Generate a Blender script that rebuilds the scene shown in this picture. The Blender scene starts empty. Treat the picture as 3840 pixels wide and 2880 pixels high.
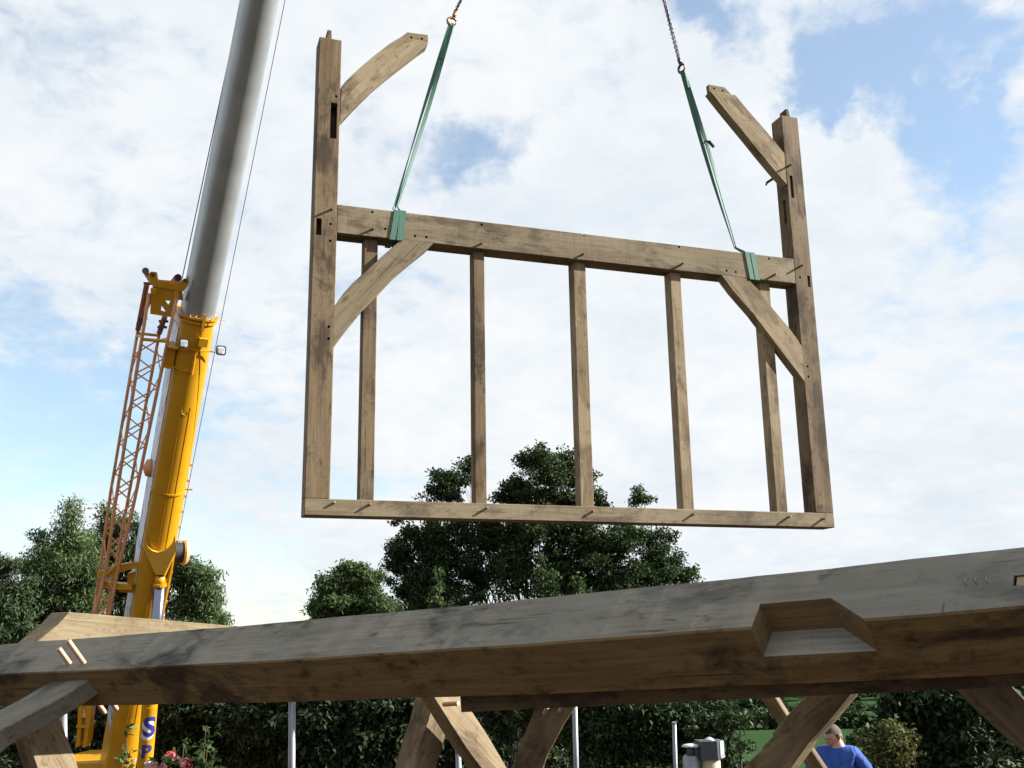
import bpy, bmesh, math, random
import numpy as np
from mathutils import Vector as V, Matrix, Quaternion

scene = bpy.context.scene
col = scene.collection
R = math.radians

# ------------------------------------------------------------------ camera, sky, sun, exposure
FPX = 3905.0                                   # focal length in pixels of the 3840 px wide photograph
XR = V((0.99986, 0.00407, -0.01630))           # camera right, up, forward in the world
UPC = V((0.01680, -0.24247, 0.97001))
FW = V((0.0, 0.97015, 0.24250))
EYE = V((0.0, 0.0, 1.6))
cd = bpy.data.cameras.new('camera')
cam = bpy.data.objects.new('camera', cd); col.objects.link(cam)
cd.sensor_width = 36.0; cd.lens = 36.0 * FPX / 3840.0
cd.clip_start = 0.05; cd.clip_end = 6000
mx = Matrix((XR, UPC, -FW)).transposed().to_4x4(); mx.translation = EYE
cam.matrix_world = mx
scene.camera = cam

def ray(px, py): return XR * ((px - 1920) / FPX) - UPC * ((py - 1440) / FPX) + FW
def P(px, py, Z): return EYE + ray(px, py) * Z
def hit(px, py, p0, n):
    r = ray(px, py); return EYE + r * ((p0 - EYE).dot(n) / r.dot(n))

SUN = V((0.866, 0.02, 0.485)).normalized()
world = bpy.data.worlds.new('World'); scene.world = world; world.use_nodes = True
wn = world.node_tree; wn.nodes.clear()
def wnode(t, **k):
    n = wn.nodes.new(t)
    for a, b in k.items(): setattr(n, a, b)
    return n
def wmath(op, a, b=None, clamp=False):
    n = wnode('ShaderNodeMath', operation=op, use_clamp=clamp)
    for i, x in enumerate((a, b)):
        if x is None: continue
        if isinstance(x, (int, float)): n.inputs[i].default_value = x
        else: wn.links.new(x, n.inputs[i])
    return n.outputs[0]
WSTR = 0.08
bg = wnode('ShaderNodeBackground'); bg.inputs[1].default_value = WSTR
out = wnode('ShaderNodeOutputWorld'); wn.links.new(bg.outputs[0], out.inputs[0])
sky = wnode('ShaderNodeTexSky'); sky.sky_type = 'NISHITA'; sky.sun_disc = False
sky.sun_elevation = math.asin(SUN.z); sky.sun_rotation = math.atan2(SUN.x, SUN.y); sky.dust_density = 0.25; sky.air_density = 1.1; sky.ozone_density = 1.5
tc = wnode('ShaderNodeTexCoord')
sep = wnode('ShaderNodeSeparateXYZ'); wn.links.new(tc.outputs['Generated'], sep.inputs[0])
zz = wmath('ADD', wmath('MAXIMUM', sep.outputs[2], 0.0), 0.30)
cmb = wnode('ShaderNodeCombineXYZ')
wn.links.new(wmath('DIVIDE', sep.outputs[0], zz), cmb.inputs[0])
wn.links.new(wmath('DIVIDE', sep.outputs[1], zz), cmb.inputs[1])
def wnoise(scale, detail, rough, dist, off):
    m = wnode('ShaderNodeMapping'); m.inputs['Location'].default_value = off
    wn.links.new(cmb.outputs[0], m.inputs[0])
    n = wnode('ShaderNodeTexNoise'); n.inputs['Scale'].default_value = scale
    n.inputs['Detail'].default_value = detail; n.inputs['Roughness'].default_value = rough
    n.inputs['Distortion'].default_value = dist
    wn.links.new(m.outputs[0], n.inputs['Vector']); return n.outputs[0]
n1 = wnoise(2.6, 8, 0.58, 0.35, (3.1, 7.7, 0))
n2 = wnoise(7.0, 6, 0.55, 0.3, (1.3, 2.2, 0))
n3 = wnoise(1.9, 4, 0.5, 0.2, (9.3, 4.2, 0))
cover = wmath('ADD', wmath('MULTIPLY', n1, 0.95), wmath('MULTIPLY', n2, 0.55))
dn = wnode('ShaderNodeTexNoise'); dn.inputs['Scale'].default_value = 7.0; dn.inputs['Detail'].default_value = 6; dn.inputs['Roughness'].default_value = .6
wn.links.new(tc.outputs['Generated'], dn.inputs['Vector'])
dsub = wnode('ShaderNodeVectorMath', operation='SUBTRACT'); dsub.inputs[1].default_value = (.5, .5, .5); wn.links.new(dn.outputs['Color'], dsub.inputs[0])
dsc = wnode('ShaderNodeVectorMath', operation='SCALE'); dsc.inputs['Scale'].default_value = .26; wn.links.new(dsub.outputs[0], dsc.inputs[0])
dad = wnode('ShaderNodeVectorMath', operation='ADD'); wn.links.new(dsc.outputs[0], dad.inputs[0]); wn.links.new(tc.outputs['Generated'], dad.inputs[1])
dno = wnode('ShaderNodeVectorMath', operation='NORMALIZE'); wn.links.new(dad.outputs[0], dno.inputs[0])
# where the clouds thin to blue, and where they are thick: (x, y in the photograph, radius in degrees, amount)
patches = [(3260, 80, 5.5, .32), (3420, 330, 5.5, .31), (3160, 240, 4, .18), (3520, 580, 4.2, .24), (3720, 420, 4, .15), (3700, 120, 3, .14), (3750, 40, 3, .1), (2480, 60, 3.2, .28), (2640, 10, 3, .22),
           (1720, 560, 3.2, .16), (1900, 640, 4.2, .22), (1560, 590, 2.6, .10), (40, 1480, 8, .24), (300, 1600, 6, .18), (120, 1150, 4, .08),
           (250, 120, 5, .10), (600, 2150, 9, .16), (1000, 2150, 8, .12), (3780, 760, 3, .12), (3350, 900, 2.5, .08), (2950, 1050, 2, .06),
           (2300, 1400, 14, -.25), (2900, 700, 6, -.14), (2550, 330, 5, -.22), (1950, 900, 3, -.16), (3000, 1900, 12, -.18),
           (1700, 1600, 9, -.12), (1300, 300, 7, -.08), (3560, 200, 2.2, -.22), (3300, 620, 3, -.12), (600, 700, 8, -.06)]
acc = None
for px, py, rad, amt in patches:
    d = ray(px, py).normalized()
    vm = wnode('ShaderNodeVectorMath', operation='DOT_PRODUCT'); vm.inputs[1].default_value = d
    wn.links.new(dno.outputs[0], vm.inputs[0])
    mr = wnode('ShaderNodeMapRange', interpolation_type='SMOOTHSTEP')
    mr.inputs['From Min'].default_value = math.cos(R(rad)); mr.inputs['From Max'].default_value = 1.0
    mr.inputs['To Min'].default_value = 0.0; mr.inputs['To Max'].default_value = amt
    wn.links.new(vm.outputs['Value'], mr.inputs['Value'])
    acc = mr.outputs[0] if acc is None else wmath('ADD', acc, mr.outputs[0])
n4 = wnoise(19.0, 6, .6, .5, (5.3, .2, 0))
cover = wmath('ADD', cover, wmath('MULTIPLY', wmath('SUBTRACT', n4, .5), .55))
cover = wmath('SUBTRACT', cover, acc)
ramp = wnode('ShaderNodeMapRange', interpolation_type='SMOOTHSTEP')
ramp.inputs['From Min'].default_value = 0.30; ramp.inputs['From Max'].default_value = 0.80; ramp.inputs['To Min'].default_value = 0.20
wn.links.new(cover, ramp.inputs['Value'])
cc = wnode('ShaderNodeValToRGB')
cc.color_ramp.elements[0].position = 0.34; cc.color_ramp.elements[0].color = (0.232/WSTR, 0.258/WSTR, 0.284/WSTR, 1)
cc.color_ramp.elements[1].position = 0.60; cc.color_ramp.elements[1].color = (0.302/WSTR, 0.310/WSTR, 0.316/WSTR, 1)
wn.links.new(wmath('ADD', wmath('MULTIPLY', n3, 0.5), wmath('ADD', wmath('MULTIPLY', n2, 0.32), wmath('MULTIPLY', n4, 0.18))), cc.inputs[0])
mixw = wnode('ShaderNodeMix', data_type='RGBA')
wn.links.new(ramp.outputs[0], mixw.inputs['Factor'])
skm = wnode('ShaderNodeMix', data_type='RGBA', blend_type='MULTIPLY'); skm.inputs['Factor'].default_value = 1.0
skm.inputs[7].default_value = (.82, .85, .83, 1); wn.links.new(sky.outputs[0], skm.inputs[6])
wn.links.new(skm.outputs[2], mixw.inputs[6]); wn.links.new(cc.outputs[0], mixw.inputs[7])
wn.links.new(mixw.outputs[2], bg.inputs[0])

sl = bpy.data.lights.new('sun', 'SUN'); sl.energy = 5.0; sl.angle = R(0.53); sl.color = (1.0, 0.95, 0.87)
so = bpy.data.objects.new('sun', sl); col.objects.link(so)
so.rotation_mode = 'QUATERNION'; so.rotation_quaternion = SUN.to_track_quat('Z', 'Y')
so.location = (30, 0, 40)
vs = scene.view_settings
vs.view_transform = 'Standard'; vs.look = 'None'; vs.gamma = 1.0; vs.exposure = 1.67; vs.use_curve_mapping = False

# ------------------------------------------------------------------ helpers
rng = random.Random(7)
nrg = np.random.default_rng(11)
WM = {}

def tag(o, label=None, cat=None, group=None, kind=None):
    for k, v in (('label', label), ('category', cat), ('group', group), ('kind', kind)):
        if v: o[k] = v
    return o

def link(o, M, parent):
    col.objects.link(o); WM[o] = M
    if parent is not None:
        o.parent = parent; o.matrix_local = WM[parent].inverted() @ M
    else: o.matrix_world = M
    return o

def thing(name, label, cat, loc, rotz=0.0, group=None, M=None):
    o = bpy.data.objects.new(name, None); o.empty_display_size = 0.2
    M = M or (Matrix.Translation(loc) @ Matrix.Rotation(rotz, 4, 'Z'))
    link(o, M, None); return tag(o, label, cat, group)

def mk(name, verts, faces, mat, parent=None, M=None, smooth=False):
    """verts are world points; M is the frame the mesh is stored in"""
    verts = [V(v) for v in verts]
    if M is None:
        lo = V((min(v[i] for v in verts) for i in range(3))); hi = V((max(v[i] for v in verts) for i in range(3)))
        M = Matrix.Translation((lo + hi) / 2)
    Mi = M.inverted()
    me = bpy.data.meshes.new(name); me.from_pydata([Mi @ v for v in verts], [], faces); me.update()
    bm = bmesh.new(); bm.from_mesh(me); bmesh.ops.recalc_face_normals(bm, faces=bm.faces); bm.to_mesh(me); bm.free()
    if smooth: me.polygons.foreach_set('use_smooth', [True] * len(me.polygons))
    for m in (mat if isinstance(mat, (list, tuple)) else [mat]): me.materials.append(m)
    o = bpy.data.objects.new(name, me)
    return link(o, M, parent)

def mk_np(name, co, loops, nper, mat, parent, M):
    me = bpy.data.meshes.new(name)
    Mi = np.array(M.inverted()); co = co @ Mi[:3, :3].T + Mi[:3, 3]
    nf = len(loops) // nper
    me.vertices.add(len(co)); me.loops.add(len(loops)); me.polygons.add(nf)
    me.vertices.foreach_set('co', co.astype(np.float32).ravel())
    me.loops.foreach_set('vertex_index', loops.astype(np.int32))
    me.polygons.foreach_set('loop_start', np.arange(0, len(loops), nper, dtype=np.int32))
    me.update(calc_edges=True); me.materials.append(mat)
    o = bpy.data.objects.new(name, me); return link(o, M, parent)

class Geo:
    def __init__(s): s.v = []; s.f = []
    def add(s, vs, fs):
        k = len(s.v); s.v += [V(v) for v in vs]; s.f += [tuple(i + k for i in f) for f in fs]; return s
    def prism(s, poly, off):
        n = len(poly); off = V(off)
        return s.add([V(p) for p in poly] + [V(p) + off for p in poly],
                     [tuple(range(n)), tuple(range(2 * n - 1, n - 1, -1))] + [(i, i + n, (i + 1) % n + n, (i + 1) % n) for i in range(n)])
    def box(s, o, x, y, z):
        o, x, y, z = V(o), V(x), V(y), V(z); return s.prism([o, o + x, o + x + y, o + y], z)
    def tube(s, pts, rad, n=8, cap=True, closed=False):
        pts = [V(p) for p in pts]; m = len(pts)
        rad = rad if isinstance(rad, (list, tuple)) else [rad] * m
        t0 = (pts[1] - pts[0]).normalized(); a = t0.orthogonal().normalized(); vs = []
        for i, p in enumerate(pts):
            if closed: t = (pts[(i + 1) % m] - pts[i - 1])
            else: t = pts[min(i + 1, m - 1)] - pts[max(i - 1, 0)]
            t = t.normalized() if t.length > 1e-9 else t0
            a = (a - t * a.dot(t)); a = a.normalized() if a.length > 1e-6 else t.orthogonal().normalized()
            b = t.cross(a)
            vs += [p + (a * math.cos(2 * math.pi * k / n) + b * math.sin(2 * math.pi * k / n)) * rad[i] for k in range(n)]
        fs = []
        for i in range(m if closed else m - 1):
            j = (i + 1) % m
            fs += [(i * n + k, i * n + (k + 1) % n, j * n + (k + 1) % n, j * n + k) for k in range(n)]
        if cap and not closed: fs += [tuple(range(n - 1, -1, -1)), tuple((m - 1) * n + k for k in range(n))]
        return s.add(vs, fs)
    def mk(s, name, mat, parent=None, M=None, smooth=False): return mk(name, s.v, s.f, mat, parent, M, smooth)

def basis(o, x, z):
    x = V(x).normalized(); z = V(z); z = (z - x * z.dot(x)).normalized(); y = z.cross(x)
    m = Matrix((x, y, z)).transposed().to_4x4(); m.translation = V(o); return m

def finish(o, cut=None, bevel=0.0):
    """bevel the arrises, then cut the holes, and store the result as the plain mesh"""
    tmp = None
    if bevel:
        b = o.modifiers.new('b', 'BEVEL'); b.width = bevel; b.segments = 1; b.limit_method = 'ANGLE'; b.angle_limit = R(25)
    if cut is not None and cut.f:
        tmp = mk('cutter', cut.v, cut.f, o.data.materials[0])
        m = o.modifiers.new('c', 'BOOLEAN'); m.operation = 'DIFFERENCE'; m.solver = 'EXACT'; m.object = tmp
    bpy.context.view_layer.update()
    dg = bpy.context.evaluated_depsgraph_get()
    me = bpy.data.meshes.new_from_object(o.evaluated_get(dg))
    o.modifiers.clear(); old = o.data; nm = old.name; o.data = me; bpy.data.meshes.remove(old); me.name = nm
    if tmp: d = tmp.data; WM.pop(tmp, None); bpy.data.objects.remove(tmp); bpy.data.meshes.remove(d)
    return o

# ------------------------------------------------------------------ materials
def newmat(name):
    m = bpy.data.materials.new(name); m.use_nodes = True
    nt = m.node_tree; return m, nt, nt.nodes['Principled BSDF']
def N(nt, t, **k):
    n = nt.nodes.new(t)
    for a, b in k.items():
        if a.startswith('i_'): n.inputs[a[2:].replace('_', ' ')].default_value = b
        else: setattr(n, a, b)
    return n
def mixc(nt, fac, a, b, mode='MIX'):
    n = N(nt, 'ShaderNodeMix', data_type='RGBA', blend_type=mode)
    for s, x in ((0, fac), (6, a), (7, b)):
        if isinstance(x, tuple): n.inputs[s].default_value = (*x, 1)
        elif isinstance(x, (int, float)): n.inputs[s].default_value = x
        else: nt.links.new(x, n.inputs[s])
    return n.outputs[2]
def rng_map(nt, x, a, b, lo=0.0, hi=1.0):
    n = N(nt, 'ShaderNodeMapRange', interpolation_type='SMOOTHSTEP')
    n.inputs['From Min'].default_value = a; n.inputs['From Max'].default_value = b
    n.inputs['To Min'].default_value = lo; n.inputs['To Max'].default_value = hi
    nt.links.new(x, n.inputs['Value']); return n.outputs[0]
def noise(nt, vec, scale, detail=4, rough=.55, dist=0.0):
    n = N(nt, 'ShaderNodeTexNoise', i_Scale=scale, i_Detail=detail, i_Roughness=rough, i_Distortion=dist)
    nt.links.new(vec, n.inputs['Vector']); return n.outputs[0]
def mapping(nt, vec, scale, rot=(0, 0, 0)):
    n = N(nt, 'ShaderNodeMapping', i_Scale=scale, i_Rotation=rot); nt.links.new(vec, n.inputs[0]); return n.outputs[0]

def simple(name, c, rough=.5, metal=0.0, var=.12, scale=3.0, bump=0.0, spec=.5, dirt=None):
    m, nt, p = newmat(name)
    t = N(nt, 'ShaderNodeTexCoord').outputs['Object']
    f = noise(nt, t, scale, 5, .6)
    dark = tuple(x * (1 - var * 1.6) for x in c); lite = tuple(min(1, x * (1 + var)) for x in c)
    cc = mixc(nt, rng_map(nt, f, .3, .7), dark, lite)
    if dirt:
        f2 = noise(nt, t, scale * 2.3, 6, .7, .4); cc = mixc(nt, rng_map(nt, f2, .56, .72, 0, .8), cc, dirt)
    nt.links.new(cc, p.inputs['Base Color'])
    p.inputs['Roughness'].default_value = rough; p.inputs['Metallic'].default_value = metal
    p.inputs['Specular IOR Level'].default_value = spec
    if bump:
        b = N(nt, 'ShaderNodeBump', i_Strength=bump, i_Distance=.01)
        nt.links.new(noise(nt, t, scale * 9, 4), b.inputs['Height']); nt.links.new(b.outputs[0], p.inputs['Normal'])
    return m

def wood(name, pale, mid, dark, stain=.5, grey=0.0, saw=.4, diag=0.0, crack=0.0, dry=0.0):
    """sawn oak: grain along local x, saw marks across, water and tannin stains, knots"""
    pale, mid, dark = [tuple(x * .90 for x in q) for q in (pale, mid, dark)]
    m, nt, p = newmat(name)
    tcn = N(nt, 'ShaderNodeTexCoord'); oi = N(nt, 'ShaderNodeObjectInfo')
    off = N(nt, 'ShaderNodeVectorMath', operation='SCALE'); off.inputs[0].default_value = (17.3, 31.1, 23.7)
    nt.links.new(oi.outputs['Random'], off.inputs['Scale'])
    ad = N(nt, 'ShaderNodeVectorMath', operation='ADD')
    nt.links.new(tcn.outputs['Object'], ad.inputs[0]); nt.links.new(off.outputs[0], ad.inputs[1])
    t = ad.outputs[0]
    grain = noise(nt, mapping(nt, t, (.9, 20, 20)), 3.0, 6, .62, .5)
    band = noise(nt, mapping(nt, t, (.5, 5, 5)), 2.2, 4, .6, .9)
    blotch = noise(nt, mapping(nt, t, (.9, 2.0, 2.0)), 1.7, 9, .70, .3)
    blotch2 = noise(nt, mapping(nt, t, (1.4, 2.6, 2.6)), 4.2, 8, .70, .15)
    speck = noise(nt, mapping(nt, t, (1.0, 1.5, 1.5)), 16.0, 6, .7, 0)
    c = mixc(nt, rng_map(nt, band, .32, .68), mid, pale)
    c = mixc(nt, rng_map(nt, grain, .46, .70, 0, .6), c, tuple(x * .62 for x in mid))
    if dry:                                        # paler dried-out patches with a ragged sharp edge
        dp_ = noise(nt, mapping(nt, t, (.55, 1.6, 1.6)), 1.5, 6, .55, .8)
        c = mixc(nt, rng_map(nt, dp_, .52, .545, 0, dry), c, tuple(x * 1.22 for x in pale))
    c = mixc(nt, rng_map(nt, blotch, .49, .63, 0, stain), c, dark)
    c = mixc(nt, rng_map(nt, blotch2, .54, .68, 0, stain * .75), c, tuple(x * .6 for x in dark))
    sm = N(nt, 'ShaderNodeMath', operation='MULTIPLY')
    nt.links.new(rng_map(nt, speck, .55, .66, 0, .6), sm.inputs[0]); nt.links.new(rng_map(nt, blotch, .40, .58), sm.inputs[1])
    c = mixc(nt, sm.outputs[0], c, tuple(x * .55 for x in dark))
    if grey:
        g = noise(nt, mapping(nt, t, (1.0, 1.8, 1.8), (0, 0, .7)), 2.3, 6, .6, .5)
        c = mixc(nt, rng_map(nt, g, .35, .62, 0, grey), c, (.168, .158, .136))
    # saw marks across the grain, coming and going
    lines = noise(nt, mapping(nt, t, (34, .9, .9), (0, 0, diag)), 1.0, 6, .8, .15)
    lm = N(nt, 'ShaderNodeMath', operation='MULTIPLY')
    nt.links.new(rng_map(nt, lines, .46, .78, 0, saw * .9), lm.inputs[0])
    nt.links.new(rng_map(nt, noise(nt, mapping(nt, t, (1.2, 1.2, 1.2)), 1.9, 2), .40, .62), lm.inputs[1])
    c = mixc(nt, lm.outputs[0], c, tuple(x * .8 for x in dark))
    # knots
    vo = N(nt, 'ShaderNodeTexVoronoi', i_Scale=1.0); nt.links.new(mapping(nt, t, (1.3, 3.2, 3.2)), vo.inputs['Vector'])
    c = mixc(nt, rng_map(nt, vo.outputs['Distance'], .085, .03, 0, .6), c, tuple(x * .4 for x in dark))
    if crack:
        ck = noise(nt, mapping(nt, t, (1.6, 60, 60)), 1.0, 2, .5, .25)
        ckm = noise(nt, mapping(nt, t, (1.5, 3, 3)), 2.0, 2)
        k = N(nt, 'ShaderNodeMath', operation='MULTIPLY')
        nt.links.new(rng_map(nt, ck, .64, .70, 0, crack), k.inputs[0]); nt.links.new(rng_map(nt, ckm, .45, .6), k.inputs[1])
        c = mixc(nt, k.outputs[0], c, (.02, .015, .012))
    nt.links.new(c, p.inputs['Base Color'])
    p.inputs['Roughness'].default_value = .82; p.inputs['Specular IOR Level'].default_value = .25
    hs = N(nt, 'ShaderNodeMath', operation='ADD'); nt.links.new(grain, hs.inputs[0])
    h2 = N(nt, 'ShaderNodeMath', operation='MULTIPLY'); nt.links.new(lines, h2.inputs[0]); h2.inputs[1].default_value = saw * .5
    nt.links.new(h2.outputs[0], hs.inputs[1])
    b = N(nt, 'ShaderNodeBump', i_Strength=.45, i_Distance=.004)
    nt.links.new(hs.outputs[0], b.inputs['Height']); nt.links.new(b.outputs[0], p.inputs['Normal'])
    return m

def sc3(c, k): return tuple(x * k for x in c)
OAK_BROWN = wood('oak_brown', (.168, .124, .074), (.120, .080, .043), (.036, .024, .015), .85, saw=.3, dry=.35, crack=.7)
OAK_TAN = wood('oak_tan', (.205, .168, .108), (.158, .122, .075), (.060, .044, .029), .75, saw=.7, dry=.45, crack=.7)
OAK_PALE = wood('oak_pale', (.240, .188, .118), (.168, .122, .068), (.065, .040, .022), .75, saw=.35, dry=.6, crack=.7)
OAK_LIGHT = wood('oak_light', (.285, .225, .145), (.215, .16, .095), (.085, .052, .030), .8, saw=.4, dry=.4, crack=.7)
OAK_FRESH = wood('oak_fresh', (.215, .175, .105), (.170, .132, .076), (.09, .062, .036), .45, saw=.35, crack=.7)
OAK_BEAM = wood('oak_beam', (.205, .140, .068), (.15, .095, .042), (.030, .019, .011), .9, saw=.12, diag=.6, crack=.9)
OAK_DARK = wood('oak_dark', (.12, .088, .054), (.09, .065, .04), (.025, .018, .012), .8, saw=.12)  # shade on the deep-set lower beam is put into this darker oak
OAK_CUT = wood('oak_cut', (.20, .135, .07), (.155, .098, .046), (.06, .036, .02), .4, saw=.2)
OAK_SKYLIT = wood('oak_skylit', (.25, .232, .195), (.20, .185, .155), (.10, .09, .075), .4, saw=.2)  # notch floor: sky light put into a lighter grey
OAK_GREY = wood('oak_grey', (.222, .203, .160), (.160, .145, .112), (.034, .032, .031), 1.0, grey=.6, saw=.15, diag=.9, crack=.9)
PEGWOOD = simple('peg_wood', (.40, .25, .17), .7, var=.15, scale=20)
PEGMID = simple('peg_mid', (.20, .13, .085), .75, var=.2, scale=20)
PEGDARK = simple('peg_dark', (.16, .10, .06), .8, var=.2, scale=20)
YELLOW = simple('crane_yellow', (.44, .215, .005), .38, var=.06, scale=1.2, dirt=(.36, .16, .01), spec=.5)
ORANGE = simple('jib_orange', (.60, .29, .14), .5, var=.1, scale=2)
STEEL = simple('boom_steel', (.265, .285, .29), .38, metal=.5, var=.10, scale=1.2, dirt=(.24, .25, .25))
CHROME = simple('chrome_rod', (.20, .21, .29), .2, metal=1.0, var=.02)
BLACK = simple('black_rubber', (.018, .018, .02), .6, var=.1)
ROPE = simple('wire_rope', (.05, .05, .06), .5, metal=.4)
ROPEGREY = simple('hoist_rope', (.20, .21, .24), .5, metal=.3)
GREYMET = simple('galvanised', (.19, .20, .225), .45, metal=.55, var=.12, scale=6)
DARKMET = simple('dark_metal', (.045, .055, .068), .5, metal=.2, var=.12, scale=5)
CREAM = simple('cream_paint', (.40, .36, .25), .6, var=.1, scale=3, dirt=(.35, .3, .2))
CHAIN = simple('chain_steel', (.09, .075, .10), .4, metal=.7, var=.2, scale=20)
HOOKMET = simple('hook_bronze', (.32, .17, .10), .4, metal=.5, var=.2, scale=20)
WHITE = simple('white_paint', (.55, .56, .58), .35, var=.03)
BLUE = simple('letter_blue', (.028, .03, .22), .4, var=.03)
LENS = simple('lamp_lens', (.55, .57, .55), .12, metal=.6, var=.25, scale=30)

def strap_mat():
    m, nt, p = newmat('green_webbing')
    t = N(nt, 'ShaderNodeTexCoord').outputs['Object']
    w = N(nt, 'ShaderNodeTexWave', bands_direction='Y', i_Scale=22.0, i_Distortion=.3); nt.links.new(t, w.inputs[0])
    c = mixc(nt, w.outputs['Fac'], (.018, .076, .052), (.050, .155, .11))
    c = mixc(nt, rng_map(nt, noise(nt, t, 6, 5), .5, .72, 0, .6), c, (.04, .07, .055))
    nt.links.new(c, p.inputs['Base Color']); p.inputs['Roughness'].default_value = .7
    return m
GREEN = strap_mat()

def leaf_mat(name, a, b, c, trans=.3, rough=.65):
    m, nt, p = newmat(name)
    g = N(nt, 'ShaderNodeNewGeometry')
    f1 = noise(nt, g.outputs['Position'], .55, 3, .5)
    col1 = mixc(nt, rng_map(nt, f1, .35, .65), a, b)
    ri = g.outputs['Random Per Island']
    col2 = mixc(nt, rng_map(nt, ri, .55, 1.0, 0, .8), col1, c)
    nt.links.new(col2, p.inputs['Base Color']); p.inputs['Roughness'].default_value = rough
    p.inputs['Specular IOR Level'].default_value = .18
    tr = N(nt, 'ShaderNodeBsdfTranslucent'); nt.links.new(col2, tr.inputs['Color'])
    ms = N(nt, 'ShaderNodeMixShader', i_Fac=trans)
    nt.links.new(p.outputs[0], ms.inputs[1]); nt.links.new(tr.outputs[0], ms.inputs[2])
    nt.links.new(ms.outputs[0], nt.nodes['Material Output'].inputs[0]); return m
LEAF_OAK = leaf_mat('leaf_oak', (.022, .042, .016), (.040, .066, .024), (.062, .09, .032), .2)
LEAF_ASH = leaf_mat('leaf_ash', (.050, .086, .032), (.082, .126, .046), (.112, .155, .068), .32)
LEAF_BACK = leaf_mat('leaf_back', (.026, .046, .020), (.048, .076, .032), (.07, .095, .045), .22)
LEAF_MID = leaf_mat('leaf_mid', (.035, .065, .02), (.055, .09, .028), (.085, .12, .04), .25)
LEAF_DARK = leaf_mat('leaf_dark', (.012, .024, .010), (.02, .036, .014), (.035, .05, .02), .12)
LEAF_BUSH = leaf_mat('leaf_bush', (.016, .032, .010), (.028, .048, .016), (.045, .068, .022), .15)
LEAF_YEL = leaf_mat('leaf_yellow', (.04, .055, .014), (.065, .075, .02), (.10, .08, .03), .25)
BARK = simple('bark', (.10, .085, .065), .9, var=.3, scale=8, bump=.4)
TWIG = simple('twig', (.018, .015, .012), .9, var=.3, scale=8)

def ground_mat():
    m, nt, p = newmat('ground_earth_and_fields')
    g = N(nt, 'ShaderNodeNewGeometry'); pos = g.outputs['Position']
    sp = N(nt, 'ShaderNodeSeparateXYZ'); nt.links.new(pos, sp.inputs[0])
    f = noise(nt, pos, .8, 8, .65)
    earth = mixc(nt, rng_map(nt, f, .3, .7), (.038, .027, .017), (.07, .05, .031))
    f2 = noise(nt, pos, .012, 4, .5)
    grass = mixc(nt, rng_map(nt, f2, .4, .6), (.018, .044, .013), (.026, .058, .019))
    grass = mixc(nt, rng_map(nt, noise(nt, pos, 1.2, 6, .7), .3, .7, 0, .5), grass, (.018, .038, .013))
    c = mixc(nt, rng_map(nt, sp.outputs[1], 26, 40), earth, grass)
    nt.links.new(c, p.inputs['Base Color']); p.inputs['Roughness'].default_value = 1.0; p.inputs['Specular IOR Level'].default_value = .03
    b = N(nt, 'ShaderNodeBump', i_Strength=.6, i_Distance=.05); nt.links.new(f, b.inputs['Height'])
    nt.links.new(b.outputs[0], p.inputs['Normal']); return m

# ------------------------------------------------------------------ ground
def hgt(x, y):
    ks = [(-400, 0), (4, 0), (9.0, -.82), (11.5, -.85), (20, -4.7), (60, -5.0), (150, -17), (300, -16), (470, -2), (700, 16), (1100, 22), (2500, 22)]
    for (a, ha), (b, hb) in zip(ks, ks[1:]):
        if y <= b:
            t = max(0, (y - a) / (b - a)); t = t * t * (3 - 2 * t); h = ha + (hb - ha) * t; break
    else: h = ks[-1][1]
    if y > 60: h += (math.sin(x * .011 + 1) * 2.5 + math.sin(x * .023 + y * .01) * 1.5) * min(1, (y - 60) / 200)
    return h
ys = [-400, -150, -60, -25, -10, -4, 0, 2, 4, 5, 6, 7, 8, 9, 10, 11, 12, 13, 14, 15, 16, 17, 18, 19, 20, 22, 25, 30, 36, 45, 55, 65, 80, 95, 110, 130, 150, 175, 200, 230, 260, 300, 340, 380, 430, 480, 540, 620, 700, 850, 1100, 1600, 2500]
xs = [-1500, -900, -500, -300, -200, -140, -100, -70, -50, -36, -26, -18, -12, -8, -5, -2, 0, 2, 5, 8, 12, 18, 26, 36, 50, 70, 100, 140, 200, 300, 500, 900, 1500]
gv = [(x, y, hgt(x, y) + (rng.uniform(-.03, .03) if 0 < y < 60 else 0)) for y in ys for x in xs]
nx = len(xs)
gf = [(j * nx + i, j * nx + i + 1, (j + 1) * nx + i + 1, (j + 1) * nx + i) for j in range(len(ys) - 1) for i in range(nx - 1)]
tag(mk('ground', gv, gf, ground_mat(), M=Matrix.Identity(4), smooth=True), kind='structure')

# ------------------------------------------------------------------ hung oak frame
F0 = V((-1.4429, 7.157, 2.4851)); FU = V((.944, .3299, 0)).normalized(); FV = V((0, 0, 1)); FN = V((FU.y, -FU.x, 0))
FM = basis(F0, FU, FV)
def FR(u, v, d=0.0): return F0 + FU * u + FV * v - FN * d          # d: depth behind the front face
def uv(px, py, d=0.0):
    q = hit(px, py, FR(0, 0, d), FN) - F0; return (q.dot(FU), q.z)
FRW, FRH, PW, DD = 4.313, 3.70, .172, .165
SILL, R0, R1 = .117, 2.097, 2.324
frame = thing('timber_frame', 'oak wall frame with five studs hanging in mid air from two green slings', 'timber frame', F0, M=FM)

def tim(name, u0, u1, v0, v1, d0, d1, mat, along='u', cut=None, parent=None, bev=.004):
    g = Geo().box(FR(u0, v0, d0), FU * (u1 - u0), FV * (v1 - v0), -FN * (d1 - d0))
    c = FR((u0 + u1) / 2, (v0 + v1) / 2, (d0 + d1) / 2)
    M = basis(c, FU, FV) if along == 'u' else basis(c, FV, -FU)
    o = g.mk(name, mat, parent or frame, M); return finish(o, cut, bev)

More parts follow.
